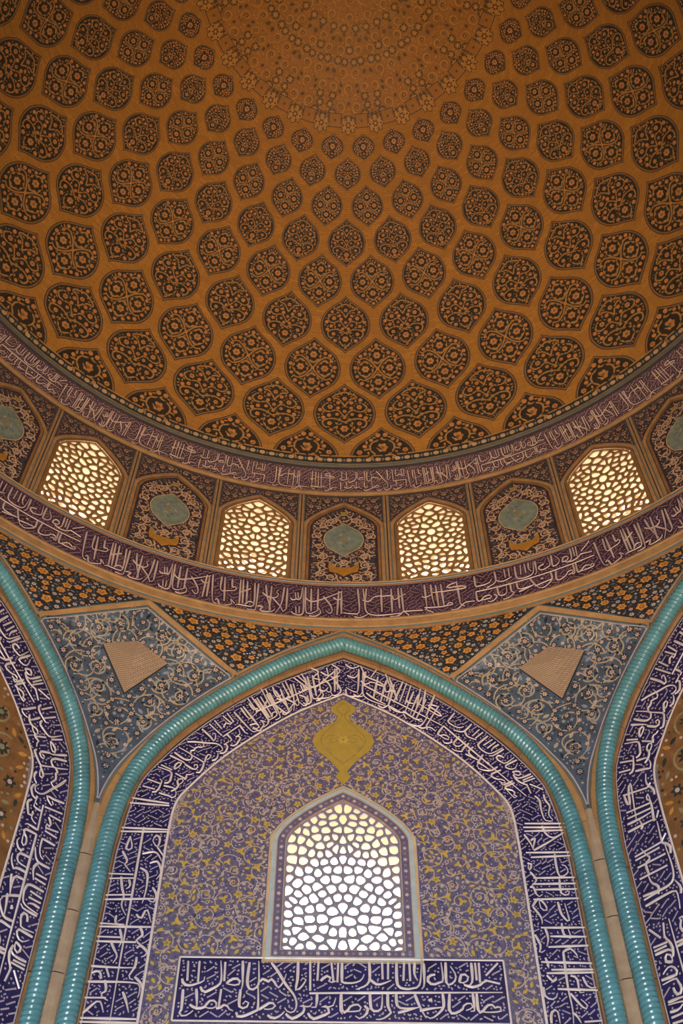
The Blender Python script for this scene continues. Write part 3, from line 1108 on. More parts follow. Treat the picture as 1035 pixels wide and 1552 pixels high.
# ------------------------------------------------------------------ writing
TRACED = {
    'pL': "-2.04,8.19 -2.02,7.91;-2.09,7.94 -2.06,7.87 -1.98,7.85 -1.88,7.88 -1.81,7.91 -1.8,7.97;-1.89,8.19 -1.88,7.89;-1.89,7.8 -1.86,7.59 -1.87,7.53;-1.84,7.83 -1.79,7.76 -1.7,7.8 -1.61,7.86 -1.58,7.94 -1.61,8.2;-1.55,8.18 -1.54,7.91;-1.51,7.88 -1.45,7.94 -1.37,7.95 -1.33,7.89 -1.4,7.86 -1.51,7.88;-1.32,8.2 -1.3,7.89 -1.31,7.8;-1.23,8.18 -1.24,7.9 -1.19,7.8 -1.12,7.83 -1.09,7.9 -1.11,8.2;-1.08,7.91 -1.03,7.96 -0.98,7.91 -0.93,7.95 -0.88,7.9 -0.84,7.83 -0.78,7.9 -0.74,8.02;-0.94,8.18 -0.85,8.06 -0.74,7.88 -0.62,7.72 -0.59,7.59 -0.63,7.5 -0.7,7.51 -0.74,7.56;-0.59,8.21 -0.59,7.95 -0.61,7.81 -0.56,7.82 -0.5,7.9 -0.48,7.95 -0.52,7.97 -0.55,7.93;-0.43,8.21 -0.42,7.79;-0.32,8.21 -0.33,7.93;-0.29,7.93 -0.22,8 -0.16,7.98 -0.18,7.91 -0.09,7.93;-0.15,8.19 -0.12,7.91;-0.06,8.19 -0.07,7.91;-2.06,7.79 -2.05,7.53 -2.07,7.48 -2.04,7.44 -1.97,7.45 -1.9,7.51;-1.95,7.59 -1.89,7.55 -1.83,7.54 -1.76,7.56 -1.71,7.64 -1.63,7.64 -1.61,7.57 -1.68,7.54 -1.76,7.56;-1.61,7.54 -1.55,7.56 -1.49,7.6 -1.45,7.54 -1.39,7.51;-1.57,7.8 -1.58,7.55;-1.32,7.8 -1.32,7.58 -1.25,7.55 -1.2,7.6 -1.23,7.65 -1.28,7.6;-1.35,7.49 -1.33,7.44 -1.24,7.45 -1.12,7.51 -1.08,7.56 -1.1,7.9;-1.07,7.53 -1,7.58 -0.92,7.63 -0.86,7.59 -0.91,7.54 -1,7.54;-0.95,7.46 -0.88,7.42 -0.8,7.45 -0.74,7.51;-0.72,7.48 -0.65,7.42 -0.57,7.45 -0.49,7.52 -0.51,7.6 -0.55,7.57 -0.49,7.59 -0.43,7.57 -0.39,7.63;-0.33,7.75 -0.34,7.58 -0.4,7.57;-0.44,7.49 -0.38,7.42 -0.28,7.45 -0.17,7.51 -0.22,7.59 -0.27,7.57 -0.21,7.58 -0.13,7.59 -0.09,7.7;-0.02,7.76 -0.03,7.53 -0,7.48;-0.43,7.76 -0.01,7.77",
    'pR': "-0.01,8.19 -0.01,7.93 0.01,7.91 0.14,7.91 0.24,7.95 0.28,8.03;0.35,8.2 0.35,7.96 0.29,7.87 0.17,7.82 0.22,7.82;0.36,7.96 0.46,7.89 0.63,7.95;0.52,8.2 0.52,7.96;0.6,8.2 0.59,7.96;0.71,8.2 0.71,7.9 0.79,7.84 0.89,7.84 1,7.9 1.04,8.2;0.81,8.2 0.79,7.94;0.88,8.2 0.88,7.94;0.95,8.2 0.94,8.04 0.98,7.95;1.07,8.19 1.06,7.9 1.02,7.83;1.21,8.04 1.13,8.02 1.11,7.95 1.17,7.9 1.26,7.93 1.31,7.97 1.3,8.21;1.36,8.21 1.35,7.93 1.39,7.9 1.46,7.95 1.48,8.04 1.42,8.16;1.52,7.93 1.56,8.05 1.64,8.02 1.61,7.94 1.52,7.93;1.7,8.21 1.69,7.95 1.62,7.88 1.57,7.92;1.58,7.9 1.69,7.87 1.8,7.91 1.87,7.96 2.04,7.92;1.75,8.21 1.75,7.96;1.8,8.21 1.79,7.93;1.85,7.97 2.05,7.92;1.87,8.03 2.05,8.21;-0.02,7.77 2.07,7.8;-0.02,7.76 -0.01,7.53 0.05,7.52 0.11,7.6 0.21,7.61 0.23,7.54 0.13,7.52 0.05,7.52;0.28,7.6 0.32,7.56 0.3,7.49 0.22,7.43 0.16,7.46;0.35,7.77 0.36,7.58 0.39,7.53 0.49,7.56 0.51,7.77;0.58,7.77 0.58,7.58 0.62,7.52 0.51,7.43 0.42,7.42;0.69,7.76 0.7,7.6 0.79,7.57 0.94,7.58;0.7,7.51 0.81,7.54 0.98,7.59;0.93,7.76 0.98,7.61 1.06,7.44;0.98,7.54 1.11,7.57 1.28,7.59;1.29,7.77 1.29,7.6 1.21,7.5 1.12,7.44 1.06,7.47;1.1,7.67 1.14,7.7 1.14,7.65;1.38,7.77 1.36,7.55 1.42,7.51 1.53,7.57 1.56,7.63 1.64,7.65 1.66,7.59 1.57,7.55;1.68,7.78 1.68,7.55 1.63,7.54;1.73,7.78 1.73,7.55 1.78,7.54 1.85,7.62 1.92,7.63 1.96,7.58 2,7.62 2.02,7.55 1.86,7.53 1.76,7.54",
    'dA': "-2.48,0.87 -2.43,0.14 -2.34,0.03;-2.31,0.87 -2.3,0.46 -2.17,0.48;-2.25,0.87 -2.21,0.14;-2.38,0.13 -2.33,0.18 -2.29,0 -2.2,0.03 -2.07,0.11 -2.1,0.25 -2.01,0.13;-2.11,0.86 -2.09,0.6 -2.06,0.65 -2.01,0.61 -2.05,0.52 -2.17,0.48;-1.95,0.89 -1.93,0.15;-1.9,0.9 -1.87,0.17;-1.82,0.88 -1.8,0.21;-1.68,0.86 -1.66,0.23 -1.74,0.13 -1.95,0.13 -2,0.09;-1.83,0.16 -1.75,0.28 -1.66,0.23;-1.61,0.86 -1.62,0.12 -1.68,0.03 -1.78,0.04;-1.75,0.67 -1.88,0.55 -1.96,0.49;-1.47,0.85 -1.43,0.51 -1.34,0.11;-1.36,0.84 -1.37,0.08;-1.52,0.61 -1.43,0.51 -1.28,0.5 -1.22,0.61 -1.27,0.68 -1.22,0.75;-1.6,0.17 -1.5,0.19 -1.54,0.06 -1.42,0.05 -1.31,0.08 -1.27,0.16;-1.33,0.49 -1.17,0.25 -1.12,0.11 -1.06,0.2;-1.12,0.85 -1.16,0.33 -1.26,0.01;-1.06,0.84 -1.06,0.2;-0.99,0.55 -0.95,0.48 -0.89,0.53 -0.81,0.54 -0.78,0.9;-0.91,0.72 -0.89,0.53;-0.86,0.73 -0.84,0.54;-0.96,0.14 -0.91,0.07 -0.75,0.13 -0.77,0.9;-0.89,0.3 -0.87,0.09;-0.82,0.31 -0.82,0.1;-0.72,0.91 -0.7,0.21 -0.63,0.11 -0.56,0.15 -0.47,0.23;-0.61,0.88 -0.6,0.18;-0.48,0.89 -0.48,0.23;-0.7,0.59 -0.64,0.5 -0.49,0.52 -0.02,0.84;-0.38,0.66 -0.26,0.44 -0.21,0.25 -0.25,0.14 -0.33,0.24;-0.63,0.05 -0.53,0.04 -0.42,0.16 -0.47,0.31;-0.09,0.84 -0.12,0.1;-0.04,0.8 -0.04,0.14;-0.19,0.64 -0.11,0.56 -0.02,0.64",
    'dB': "0.27,0.92 0.29,0.22 0.16,0.15 -0.01,0.18;0.37,0.92 0.39,0.53;0.35,0.57 0.47,0.52 0.57,0.65 0.71,0.68;0.43,0.92 0.45,0.16 1.05,0.11;0.71,0.9 0.71,0.18;0.9,0.88 0.9,0.15;1.03,0.89 1.04,0.25;1.09,0.88 1.11,0.16;0.71,0.66 0.9,0.67 0.95,0.53 1.04,0.61 1.17,0.69;0.2,0.07 0.3,0.03 0.44,0.12;0.86,0.04 0.98,0.01 1.07,0.11 1.12,0.16 1.47,0.14;1.53,0.91 1.54,0.21 1.5,0.14;1.65,0.89 1.66,0.49 1.69,0.22;1.74,0.86 1.76,0.2;1.84,0.86 1.86,0.18;1.47,0.57 1.52,0.52 1.64,0.57;1.5,0.21 1.88,0.18 1.95,0.27 2.04,0.21 1.92,0.18;2.12,0.85 1.99,0.8 1.96,0.73 2.16,0.72 2.3,0.68 2.27,0.63 1.91,0.63 1.67,0.64;2.14,0.88 2.16,0.18;1.12,0.16 1.21,0.02;1.54,0.13 1.66,0.04;1.98,0.04 2.1,0.04 2.25,0.19 2.43,0.18;2.16,0.18 2.24,0.08",
    'aL': "-3.27,10.89 -2.63,10.78;-3.26,10.79 -2.62,10.74;-3.31,10.33 -2.59,10.3;-3.29,10.26 -2.58,10.26;-2.95,10.34 -2.94,9.19 -2.94,8.3 -2.93,7.33;-3.12,10.17 -3.15,9.96 -3.08,9.94 -3.07,10.01 -3.12,10.17;-3.19,9.91 -3.13,9.81 -3.09,9.73 -3.13,9.7 -3.02,9.56;-2.77,10.15 -2.73,10.2 -2.68,10.13 -2.7,9.99 -2.78,10.1 -2.77,10.15;-2.7,9.99 -2.59,9.84;-2.9,9.87 -2.71,9.9 -2.6,9.74;-3.33,9.53 -2.97,9.52;-3.3,9.45 -2.96,9.46;-2.77,9.71 -2.66,9.74 -2.59,9.56 -2.64,9.44;-2.89,9.63 -2.79,9.56 -2.76,9.41 -2.76,9.22 -2.78,9.05;-3.14,9.48 -3.1,9.31 -3.05,9.16 -3.06,9.02 -2.97,8.86;-3.02,9.43 -2.99,9.33 -3.04,9.28;-3.31,9.18 -2.94,9.19;-3.32,9.11 -2.62,9.13;-2.67,9.31 -2.6,9.19 -2.63,9.07 -2.71,9.12;-2.83,8.88 -2.76,8.82 -2.7,8.96 -2.61,8.75;-3.31,8.74 -2.97,8.72;-3.32,8.69 -2.6,8.69;-3.1,8.86 -3.1,8.76 -3.01,8.7;-3.02,8.65 -2.97,8.5 -2.99,8.38;-2.76,8.7 -2.7,8.57 -2.77,8.48 -2.61,8.35 -2.62,8.26;-3.32,8.54 -2.98,8.53;-3.32,8.47 -2.77,8.46;-3.11,8.47 -3.05,8.36 -2.99,8.25 -3.03,8.15;-2.75,8.37 -2.7,8.41 -2.6,8.3 -2.67,8.24;-3.31,8.11 -2.95,8.09 -2.71,8.09;-2.73,8.24 -2.73,8.11 -2.79,7.96 -2.72,7.92;-3.28,8.01 -3.19,8.04 -3.13,7.91 -3.18,7.97;-3.1,8.08 -3.04,7.95;-3.33,7.89 -2.71,7.88 -2.62,7.79 -2.63,7.67;-2.71,7.96 -2.61,7.86 -2.57,7.71;-3.33,7.67 -3.03,7.67;-3.09,7.91 -3.05,7.77 -3.11,7.71 -3,7.63;-3.29,7.46 -3.12,7.63 -3.03,7.47;-3.32,7.4 -2.6,7.39;-3.32,7.35 -2.59,7.34;-2.83,7.75 -2.77,7.63 -2.71,7.47",
    'aR': "2.94,11.01 3,10.93 3,10.76 3.03,10.56 3.14,10.54;3.08,11.04 3.09,10.93 3.14,10.82 3.1,10.67 3.15,10.56;2.71,10.49 3.33,10.5;2.69,10.35 3.3,10.38;2.68,10.42 3.31,10.43;2.97,10.45 3,10.32 3.1,10.24 3.29,10.35;2.68,10.29 2.75,10.15 2.78,10.02;2.76,10.18 2.83,10.23 2.77,10.02;2.78,10.01 3.02,10.16 3.3,10.35;2.66,9.97 3.32,9.99;2.72,9.89 3.33,9.93;3.08,9.95 3.07,9.74 3.1,9.57 3.22,9.64 3.21,9.74 3.15,9.77;2.66,9.79 2.72,9.76 2.66,9.66 2.67,9.76;2.68,9.64 2.75,9.51 2.65,9.39;2.71,9.54 3.31,9.56;2.68,9.44 3.32,9.46;2.71,9.35 3.32,9.37;2.64,9.39 2.69,9.39 2.73,9.24 2.8,9.27;3.08,9.52 3.07,9.3 3.16,9.27 3.19,9.35 3.12,9.3;2.63,9.07 2.73,9.2 2.82,9.1 2.82,9.01 2.75,9.05 2.74,9.17;2.66,9.19 3.33,9.22;3,9.15 3.02,8.96 3.11,8.85 3.09,9.13;2.64,9.07 2.73,8.91 2.73,8.8;2.7,8.75 3.31,8.76;3,8.82 3,8.66 3.09,8.6 3.07,8.75;2.76,8.75 2.78,8.59 2.74,8.46;2.61,8.64 2.66,8.48 2.63,8.37 2.71,8.41;2.81,8.62 3.31,8.62;2.76,8.46 3.32,8.49;2.95,8.39 2.93,7.9 2.94,7.6 2.92,7.39;2.95,8.39 3.06,8.44 3.14,8.31 3.08,8.33;2.63,8.24 3.32,8.23;2.75,8.13 3.33,8.14;2.68,8.08 3.32,8.1;2.7,8.3 2.73,8.15 2.7,8.2;2.68,8.05 2.76,7.96 2.81,8.03 2.72,7.94;2.99,8.05 3.07,8.01 3.07,7.82 3.13,7.82;3.15,8.03 3.2,7.89 3.3,7.89;2.61,7.88 2.62,7.75 2.73,7.72 2.78,7.8;2.79,7.86 3.31,7.85;2.95,7.8 3.09,7.6 3.14,7.64 3.07,7.72;2.64,7.39 2.66,7.53 2.74,7.57 2.75,7.39;2.93,7.54 2.98,7.5 3.02,7.4;3.06,7.42 3.29,7.44",
    'aT': "-1.45,12.69 -0.71,13.16 -0.06,13.56;-0.2,13.84 -0.06,13.7 -0.13,13.56;-0.39,13.65 -0.26,13.56 -0.16,13.65;-0.29,13.75 -0.26,13.58;-0.56,13.74 -0.43,13.65 -0.52,13.51 -0.39,13.46;-0.85,13.5 -0.58,13.23;-0.79,13.55 -0.55,13.28;-0.72,13.6 -0.62,13.37;-1.04,13.36 -0.89,13;-0.99,13.41 -0.85,13.05;-1.2,13.27 -1.12,13.04 -1.03,13.11;-1.39,13.22 -1.21,12.82;-1.32,13.22 -1.14,12.82;-1.54,13.03 -1.36,12.73;-1.6,12.99 -1.42,12.69;-0.13,13.42 -0.04,13.2 -0.16,13.08 -0.22,13.19;-0.42,13.23 -0.32,13.19 -0.26,13.28;-0.44,13.01 -0.25,13.04 -0.19,13.1;-0.74,13.09 -0.61,13.01 -0.63,12.83 -0.73,12.92;-1.14,12.86 -0.94,12.67 -0.89,12.78 -0.77,13;-1.33,12.73 -1.22,12.48 -1.3,12.35;-1.53,12.39 -1.43,12.43 -1.37,12.35 -1.46,12.3;0.33,13.36 0.78,13.03 1.21,12.73 1.62,12.44;0.04,13.85 0.14,13.75 0.27,13.8;0.07,13.57 0.2,13.52 0.27,13.66;0.3,13.81 0.4,13.52;0.57,13.72 0.47,13.53;0.33,13.62 0.43,13.53 0.59,13.44 0.72,13.35 0.75,13.53;0.79,13.53 0.91,12.99;0.73,13.62 0.82,13.21;1.02,13.44 0.84,12.94;1.08,13.4 0.94,12.95;1.15,13.35 1.03,12.9;0.04,13.24 0.07,13.09 0.26,13.09 0.33,13.2;0.39,13.16 0.52,13.03 0.71,12.9;0.77,12.86 0.9,12.73 1.05,12.73;1.31,13.27 1.22,12.82;1.4,13.27 1.31,12.73;1.56,13.18 1.37,12.65;1.07,12.47 1.26,12.43 1.4,12.65",
}


def parse(t):
    return [[tuple(float(c) for c in p.split(',')) for p in s.split()] for s in t.split(';')]


ST = {k: parse(v) for k, v in TRACED.items()}
# blocks of script in band units: x in band heights, y from 0 (foot) to 1 (head)
BLOCK = {}
for k in ('pL', 'pR'):
    x0 = min(p[0] for s in ST[k] for p in s)
    BLOCK[k] = [[((x - x0) / 0.86, (z - 7.40) / 0.83) for x, z in s] for s in ST[k]]
for k in ('dA', 'dB'):
    x0 = min(p[0] for s in ST[k] for p in s)
    BLOCK[k] = [[((x - x0) / 0.945, y) for x, y in s] for s in ST[k]]
WIDTH = {k: max(p[0] for s in b for p in s) + 0.06 for k, b in BLOCK.items()}


def write(mb, strokes, wd, inside, box, seed, m, mf, relief=0.012, h=0.008, fill=1.0, fine=1.0):
    """Broad pen strokes in slight relief with the small marks that fill the ground between them."""
    rng = random.Random(seed)
    keep = []
    for s in strokes:
        q = smooth_stroke(s)
        n = len(q)
        mb.ribbon(q, [wd * (0.82 + 0.3 * math.sin(2.0 + 3.0 * i / max(1, n - 1))) for i in range(n)] if n > 3 else wd, h, m, relief, 0.35)
        st = resample(q, max(2, int(sum(math.dist(a, b) for a, b in zip(q, q[1:])) / (wd * 1.1))))
        keep += [(x, y, wd * 0.62) for x, y in st]
    area_ = (box[2] - box[0]) * (box[3] - box[1])
    n = int(area_ / (wd * wd) * 1.6 * fill)
    for k, x, y, r in scatter(rng, inside, box, [('long', wd * 1.15, n), ('vee', wd * 0.72, n * 2), ('dot', wd * 0.40, n * 3)], False, keep):
        if k == 'long':
            a = rng.choice((0.55, 0.62, 0.7, -0.5)) + rng.uniform(-.1, .1)
            c, s_ = math.cos(a) * r * 1.25, math.sin(a) * r * 1.25
            mb.ribbon([(x - c, y - s_), (x + c, y + s_)], wd * 0.44 * fine, h - 0.002, mf)
        elif k == 'vee':
            a = rng.uniform(0, 6.28)
            pts = [(x + r * .8 * math.cos(a), y + r * .8 * math.sin(a)), (x, y - r * 0.2), (x + r * .8 * math.cos(a + 1.9), y + r * .8 * math.sin(a + 1.9))]
            mb.ribbon(curve(pts, 5), wd * 0.42 * fine, h - 0.002, mf)
        else:
            mb.disc(x, y, r * 0.85, h - 0.001, mf, 6)


def chain(total, start, seq, scale=1.0):
    """Blocks laid end to end over a length given in band heights."""
    out = []; x = start; i = 0
    while x < total:
        b = seq[i % len(seq)]
        if x + WIDTH[b] * scale > total + 0.3:
            break
        for s in BLOCK[b]:
            out.append([(x + px * scale, py) for px, py in s])
        x += WIDTH[b] * scale; i += 1
    return out


# lower inscription of the drum
Z0, Z1 = 15.035, 15.962
HB = Z1 - Z0
low_band = obj('inscription_band', lathe([(8.992, 15.02), (8.992, 15.97)], 0, 360, 192, 'navy_warmlit'))
tag(low_band, 'navy tile band of white script below the windows of the drum', 'inscription')
XM = AP * math.radians(72)
strokes = [[(x, Z0 + HB * min(0.97, max(0.03, y))) for x, y in s] for k in ('dA', 'dB') for s in ST[k]]
right = chain((XM - 2.47) / HB, 0, ['pR', 'dA', 'pL', 'dB'], 1.0)
strokes += [[(2.47 + x * HB, Z0 + HB * (0.03 + 0.94 * y)) for x, y in s] for s in right]
left = chain((XM - 2.5) / HB, 0, ['dB', 'pR', 'dA', 'pL'], 1.0)
lw = (XM - 2.5) / HB
endx = max(p[0] for s in left for p in s)
strokes += [[(-2.52 - endx * HB + x * HB, Z0 + HB * (0.03 + 0.94 * y)) for x, y in s] for s in left]
mb = MB(lambda x, y, h: cyl_f(x, y, h + 0.008))
write(mb, strokes, 0.042, lambda x, y, r: Z0 + 0.02 + r < y < Z1 - 0.02 - r, (-XM, Z0, XM, Z1), 31, 'letter_warmlit', 'letter_fine_warmlit')
stuff(obj('lettering', mb, low_band))
for z0, z1 in ((15.03, 15.045), (15.95, 15.965)):
    mb = MB(cyl_f)
    for i in range(128):
        a, b = -XM + 2 * XM * i / 128, -XM + 2 * XM * (i + 1) / 128
        mb.poly([(a, z0), (b, z0), (b, z1), (a, z1)], 0.018, 'letter_fine_warmlit')
    obj('border_line', mb, low_band)

# upper inscription under the dome
mb = MB(band2_f)
rows = [[mb.pt(2 * math.pi * AP * i / 192, v, 0.0) for v in (-0.02, 0.5, 1.0)] for i in range(193)]
for p, q in zip(rows, rows[1:]):
    for j in range(2):
        mb.face((p[j], q[j], q[j + 1], p[j + 1]), 'navy_warmlit')
up_band = tag(obj('inscription_band', mb), 'narrow navy tile band of white script just under the dome', 'inscription')
HU = math.hypot(B2[0][0] - B2[1][0], B2[0][1] - B2[1][1])


def up_f(x, y, h):                         # y in metres across the band
    return band2_f(x, y / HU, h)


XU = AP * math.radians(80)
seq = chain(2 * XU / (HU * 1.15), 0, ['dB', 'pL', 'dA', 'pR', 'dA', 'dB', 'pL'], 1.0)
strokes = [[(-XU + x * HU * 1.15, HU * (0.05 + 0.90 * y)) for x, y in s] for s in seq]
mb = MB(up_f)
write(mb, strokes, 0.030, lambda x, y, r: 0.012 + r < y < HU - 0.012 - r, (-XU, 0, XU, HU), 37, 'letter_warmlit', 'letter_fine_warmlit', 0.008, 0.008, 0.7)
stuff(obj('lettering', mb, up_band))

# ------------------------------------------------------------------ the pointed arches
ZL = FLOOR + 0.3
C_O = [(0, 14.71), (0.94, 14.2), (1.71, 13.64), (2.44, 12.97), (3.0, 12.32), (3.3, 11.88), (3.52, 11.5), (3.66, 11.06), (3.71, 10.6), (3.722, 9.9)]
C_R = [(0, 14.34), (0.93, 13.87), (1.9, 13.13), (2.69, 12.37), (3.13, 11.66), (3.34, 11.06), (3.43, 10.5), (3.465, 9.9)]
C_S = [(0, 13.97), (1.35, 13.22), (2.36, 12.3), (3.03, 11.39), (3.2, 10.81), (3.27, 10.1), (3.285, 9.9)]
C_I = [(0, 13.13), (0.87, 12.62), (1.79, 11.82), (2.34, 11.14), (2.54, 10.76), (2.58, 10.1), (2.58, 9.9)]
NA, NL = 70, 60


def arch_curve(c, foot):
    a = curve(c, NA)
    return a + [(c[-1][0] + (foot - c[-1][0]) * i / NL, 9.9 + (ZL - 9.9) * i / NL) for i in range(1, NL + 1)]


A_O = arch_curve(C_O, 3.722)
A_R = arch_curve(C_R, 3.485)
A_S = arch_curve(C_S, 3.325)
A_I = arch_curve(C_I, 2.585)


def offset(line, d):
    out = []
    n = len(line)
    for i in range(n):
        a = line[max(0, i - 1)]; b = line[min(n - 1, i + 1)]
        dx, dy = b[0] - a[0], b[1] - a[1]
        l = math.hypot(dx, dy)
        out.append((line[i][0] - dy / l * -d * -1 * -1 if False else line[i][0] + (-dy / l) * d, line[i][1] + dx / l * d))
    if out[0][0] != 0:
        out[0] = (0.0, line[0][1] + d * 1.15)
    return out


RROPE = 0.138
R_OUT = offset(A_R, RROPE * 0.93)
R_IN = offset(A_R, -RROPE * 0.93)


def sym(line):
    """Right half (peak to foot) to a full line from left foot over the peak to right foot."""
    return [(-x, z) for x, z in line[::-1]] + line[1:]


def strip_pieces(A, B, h, m, step, name):
    """Tile pieces along a strip between two half lines, with open joints; a list of meshes."""
    res = []
    n = len(A)
    i = 0
    while i < n - 1:
        j = min(n - 1, i + step)
        for sx in (1, -1):
            mb = MB(wall_f)
            idx = list(range(i, j + 1))
            rows = []
            for k in idx:
                pa, pb = A[k], B[k]
                if k == i and i > 0:
                    t = 0.10
                    pa = tuple(A[k][c] + (A[k + 1][c] - A[k][c]) * t for c in (0, 1)); pb = tuple(B[k][c] + (B[k + 1][c] - B[k][c]) * t for c in (0, 1))
                mid0 = tuple(pa[c] * .72 + pb[c] * .28 for c in (0, 1)); mid1 = tuple(pa[c] * .28 + pb[c] * .72 for c in (0, 1))
                rows.append([mb.pt(sx * pa[0], pa[1], 0.004), mb.pt(sx * mid0[0], mid0[1], h), mb.pt(sx * mid1[0], mid1[1], h), mb.pt(sx * pb[0], pb[1], 0.004)])
            for p, q in zip(rows, rows[1:]):
                for c in range(3):
                    mb.face((p[c], q[c], q[c + 1], p[c + 1]), m)
            res.append(mb.mesh(name))
        i = j
    return res


def shrink(A, B, t0, t1):
    return ([tuple(a[c] + (b[c] - a[c]) * t0 for c in (0, 1)) for a, b in zip(A, B)], [tuple(a[c] + (b[c] - a[c]) * t1 for c in (0, 1)) for a, b in zip(A, B)])


pa, pb = shrink(R_OUT, A_O, 0.02, 0.84)
pb = [tuple(p[k] + (A_O[i][k] - p[k]) * max(0.0, min(1.0, (i - 52) / 14)) for k in (0, 1)) for i, p in enumerate(pb)]
outer_pieces = strip_pieces(pa, pb, 0.040, 'buff', 9, 'strip_tile')
pa, pb = shrink(A_S, R_IN, 0.18, 0.98)
inner_pieces = strip_pieces(pa, pb, 0.034, 'buff_dark', 9, 'strip_tile')


def rope_mesh():
    line = sym(A_R)
    ls = [0.0]
    for a, b in zip(line, line[1:]):
        ls.append(ls[-1] + math.dist(a, b))
    L = ls[-1]
    pitch = 0.074
    n = int(L / pitch * 6)
    p = resample(line, n)
    mb = MB()
    K = 10
    rows = []
    apex = L / 2
    for i, (x, z) in enumerate(p):
        a = p[max(0, i - 1)]; b = p[min(n, i + 1)]
        dx, dz = b[0] - a[0], b[1] - a[1]
        l = math.hypot(dx, dz)
        nx, nz = -dz / l, dx / l
        if abs(x) < 0.03:
            nx, nz = 0, 1
        s = L * i / n
        row = []
        for k in range(K + 1):
            th = math.pi * (-0.12 + 1.24 * k / K)
            side = math.cos(th)
            ph = (s / pitch + side * 0.36) % 1.0
            rad = RROPE * (0.80 + 0.20 * math.sin(math.pi * ph) ** 0.6)
            row.append(mb.pt(x + nx * rad * side, AP - 0.035 - rad * math.sin(th), z + nz * rad * side))
        rows.append(row)
    for q, r in zip(rows, rows[1:]):
        for k in range(K):
            mb.face((q[k], q[k + 1], r[k + 1], r[k]), 'turquoise')
    mb.smooth = True
    return mb.mesh('rope')


def backing_mesh():
    mb = MB(wall_f)
    for A, B, m in ((A_S, R_IN, 'line_dark'), (R_IN, R_OUT, 'buff_dark'), (R_OUT, A_O, 'line_teal')):  # dark brown middle strip paints the rope's own shadow
        A2, B2_ = sym(A), sym(B)
        for i in range(len(A2) - 1):
            mb.poly([A2[i], A2[i + 1], B2_[i + 1], B2_[i]], 0.006, m)
    return mb.mesh('arch_molding')


rope_me = rope_mesh()
back_me = backing_mesh()
ARCHES = [(0, 'turquoise rope moulding edged in brown around the arch over the glowing lattice window', None),
          (-45, 'turquoise rope moulding edged in brown around a side arch without a window', 'side arch mouldings'),
          (45, 'turquoise rope moulding edged in brown around a side arch without a window', 'side arch mouldings')]
for az, lab, grp in ARCHES:
    o = tag(obj('arch_molding', back_me, None, az), lab, 'molding', grp)
    obj('rope', rope_me, o)
    for me in outer_pieces + inner_pieces:
        obj('strip_tile', me, o)

# ------------------------------------------------------------------ script bands of the arches
LI, LS = sym(A_I), sym(A_S)
LI = [(x, z) for x, z in LI]
mid = [((a[0] + b[0]) / 2, (a[1] + b[1]) / 2) for a, b in zip(LI, LS)]
mls = [0.0]
for a, b in zip(mid, mid[1:]):
    mls.append(mls[-1] + math.dist(a, b))
MLEN = mls[-1]
BH = 0.80


def band_pt(s, t):
    """s = length along the band's middle from its left foot, t = 0 at the inner edge, 1 at the outer."""
    lo, hi = 0, len(mls) - 1
    while hi - lo > 1:
        c = (lo + hi) // 2
        if mls[c] <= s:
            lo = c
        else:
            hi = c
    u = (s - mls[lo]) / (mls[hi] - mls[lo])
    a = tuple(LI[lo][c] + (LI[hi][c] - LI[lo][c]) * u for c in (0, 1))
    b = tuple(LS[lo][c] + (LS[hi][c] - LS[lo][c]) * u for c in (0, 1))
    return (a[0] + (b[0] - a[0]) * t, a[1] + (b[1] - a[1]) * t)


def s_at(cond):
    for p, s in zip(mid, mls):
        if cond(p):
            return s


band_poly = LI + LS[::-1]
mb = MB(wall_f)
for i in range(len(LI) - 1):
    mb.poly([LI[i], LI[i + 1], LS[i + 1], LS[i]], 0.004, 'navy')
bandground = mb.mesh('inscription_band')
mb = MB(wall_f)
mb.ribbon([band_pt(MLEN * i / 300, 0.0) for i in range(301)], 0.035, 0.012, 'letter', 0.008)
bandline = mb.mesh('border_line')
mb = MB(wall_f)
mb.ribbon([band_pt(MLEN * i / 300, 0.985) for i in range(301)], 0.020, 0.010, 'letter_fine', 0.004)
bandline2 = mb.mesh('border_line')


def in_band(x, z, r):
    return pip(x, z, band_poly) and z > 5.5 and pip(x, z + r, band_poly) and pip(x + r, z, band_poly) and pip(x - r, z, band_poly)


ZB = 6.2
s_foot = s_at(lambda p: p[1] > ZB)
# centre arch: traced legs and crown, blocks of script on the haunches and below
strokes = [list(s) for k in ('aL', 'aR', 'aT') for s in ST[k]]
s_l1 = s_at(lambda p: p[1] > 10.95); s_l2 = s_at(lambda p: p[0] > -1.70)


def lay(block, s0, s1):
    wdt = WIDTH[block]
    return [[band_pt(s0 + (s1 - s0) * x / wdt, 0.05 + 0.90 * y) for x, y in s] for s in BLOCK[block]]


s_c = MLEN / 2
strokes += lay('dA', s_l2, s_c - 0.06) + lay('dB', s_c + 0.06, MLEN - s_l2)
strokes += lay('pL', s_l1, s_l2) + lay('pR', MLEN - s_l2, MLEN - s_l1)
s73 = s_at(lambda p: p[1] > 7.28)
strokes += lay('dA', s_foot - 0.8, s73) + lay('pR', MLEN - s73, MLEN - s_foot + 0.8)
mb = MB(wall_f)
write(mb, strokes, 0.040, in_band, (-3.4, 5.6, 3.4, 14.0), 51, 'letter', 'letter_fine', 0.012, 0.010, 0.8)
letters_c = mb.mesh('lettering')
strokes = []
s = s_foot
seqn = ['pR', 'dB', 'pL', 'dA', 'pR', 'pL']
k = 0
while s < MLEN - s_foot - 1.2:
    b = seqn[k % len(seqn)]
    e = s + WIDTH[b] * BH * 1.12
    if e > MLEN - s_foot + 1.5:
        break
    strokes += lay(b, s, min(e, MLEN - 0.1))
    s = e; k += 1
mb = MB(wall_f)
write(mb, strokes, 0.048, in_band, (-3.4, 5.6, 3.4, 14.0), 52, 'letter', 'letter_fine', 0.012, 0.010, 0.8)
letters_s = mb.mesh('lettering')
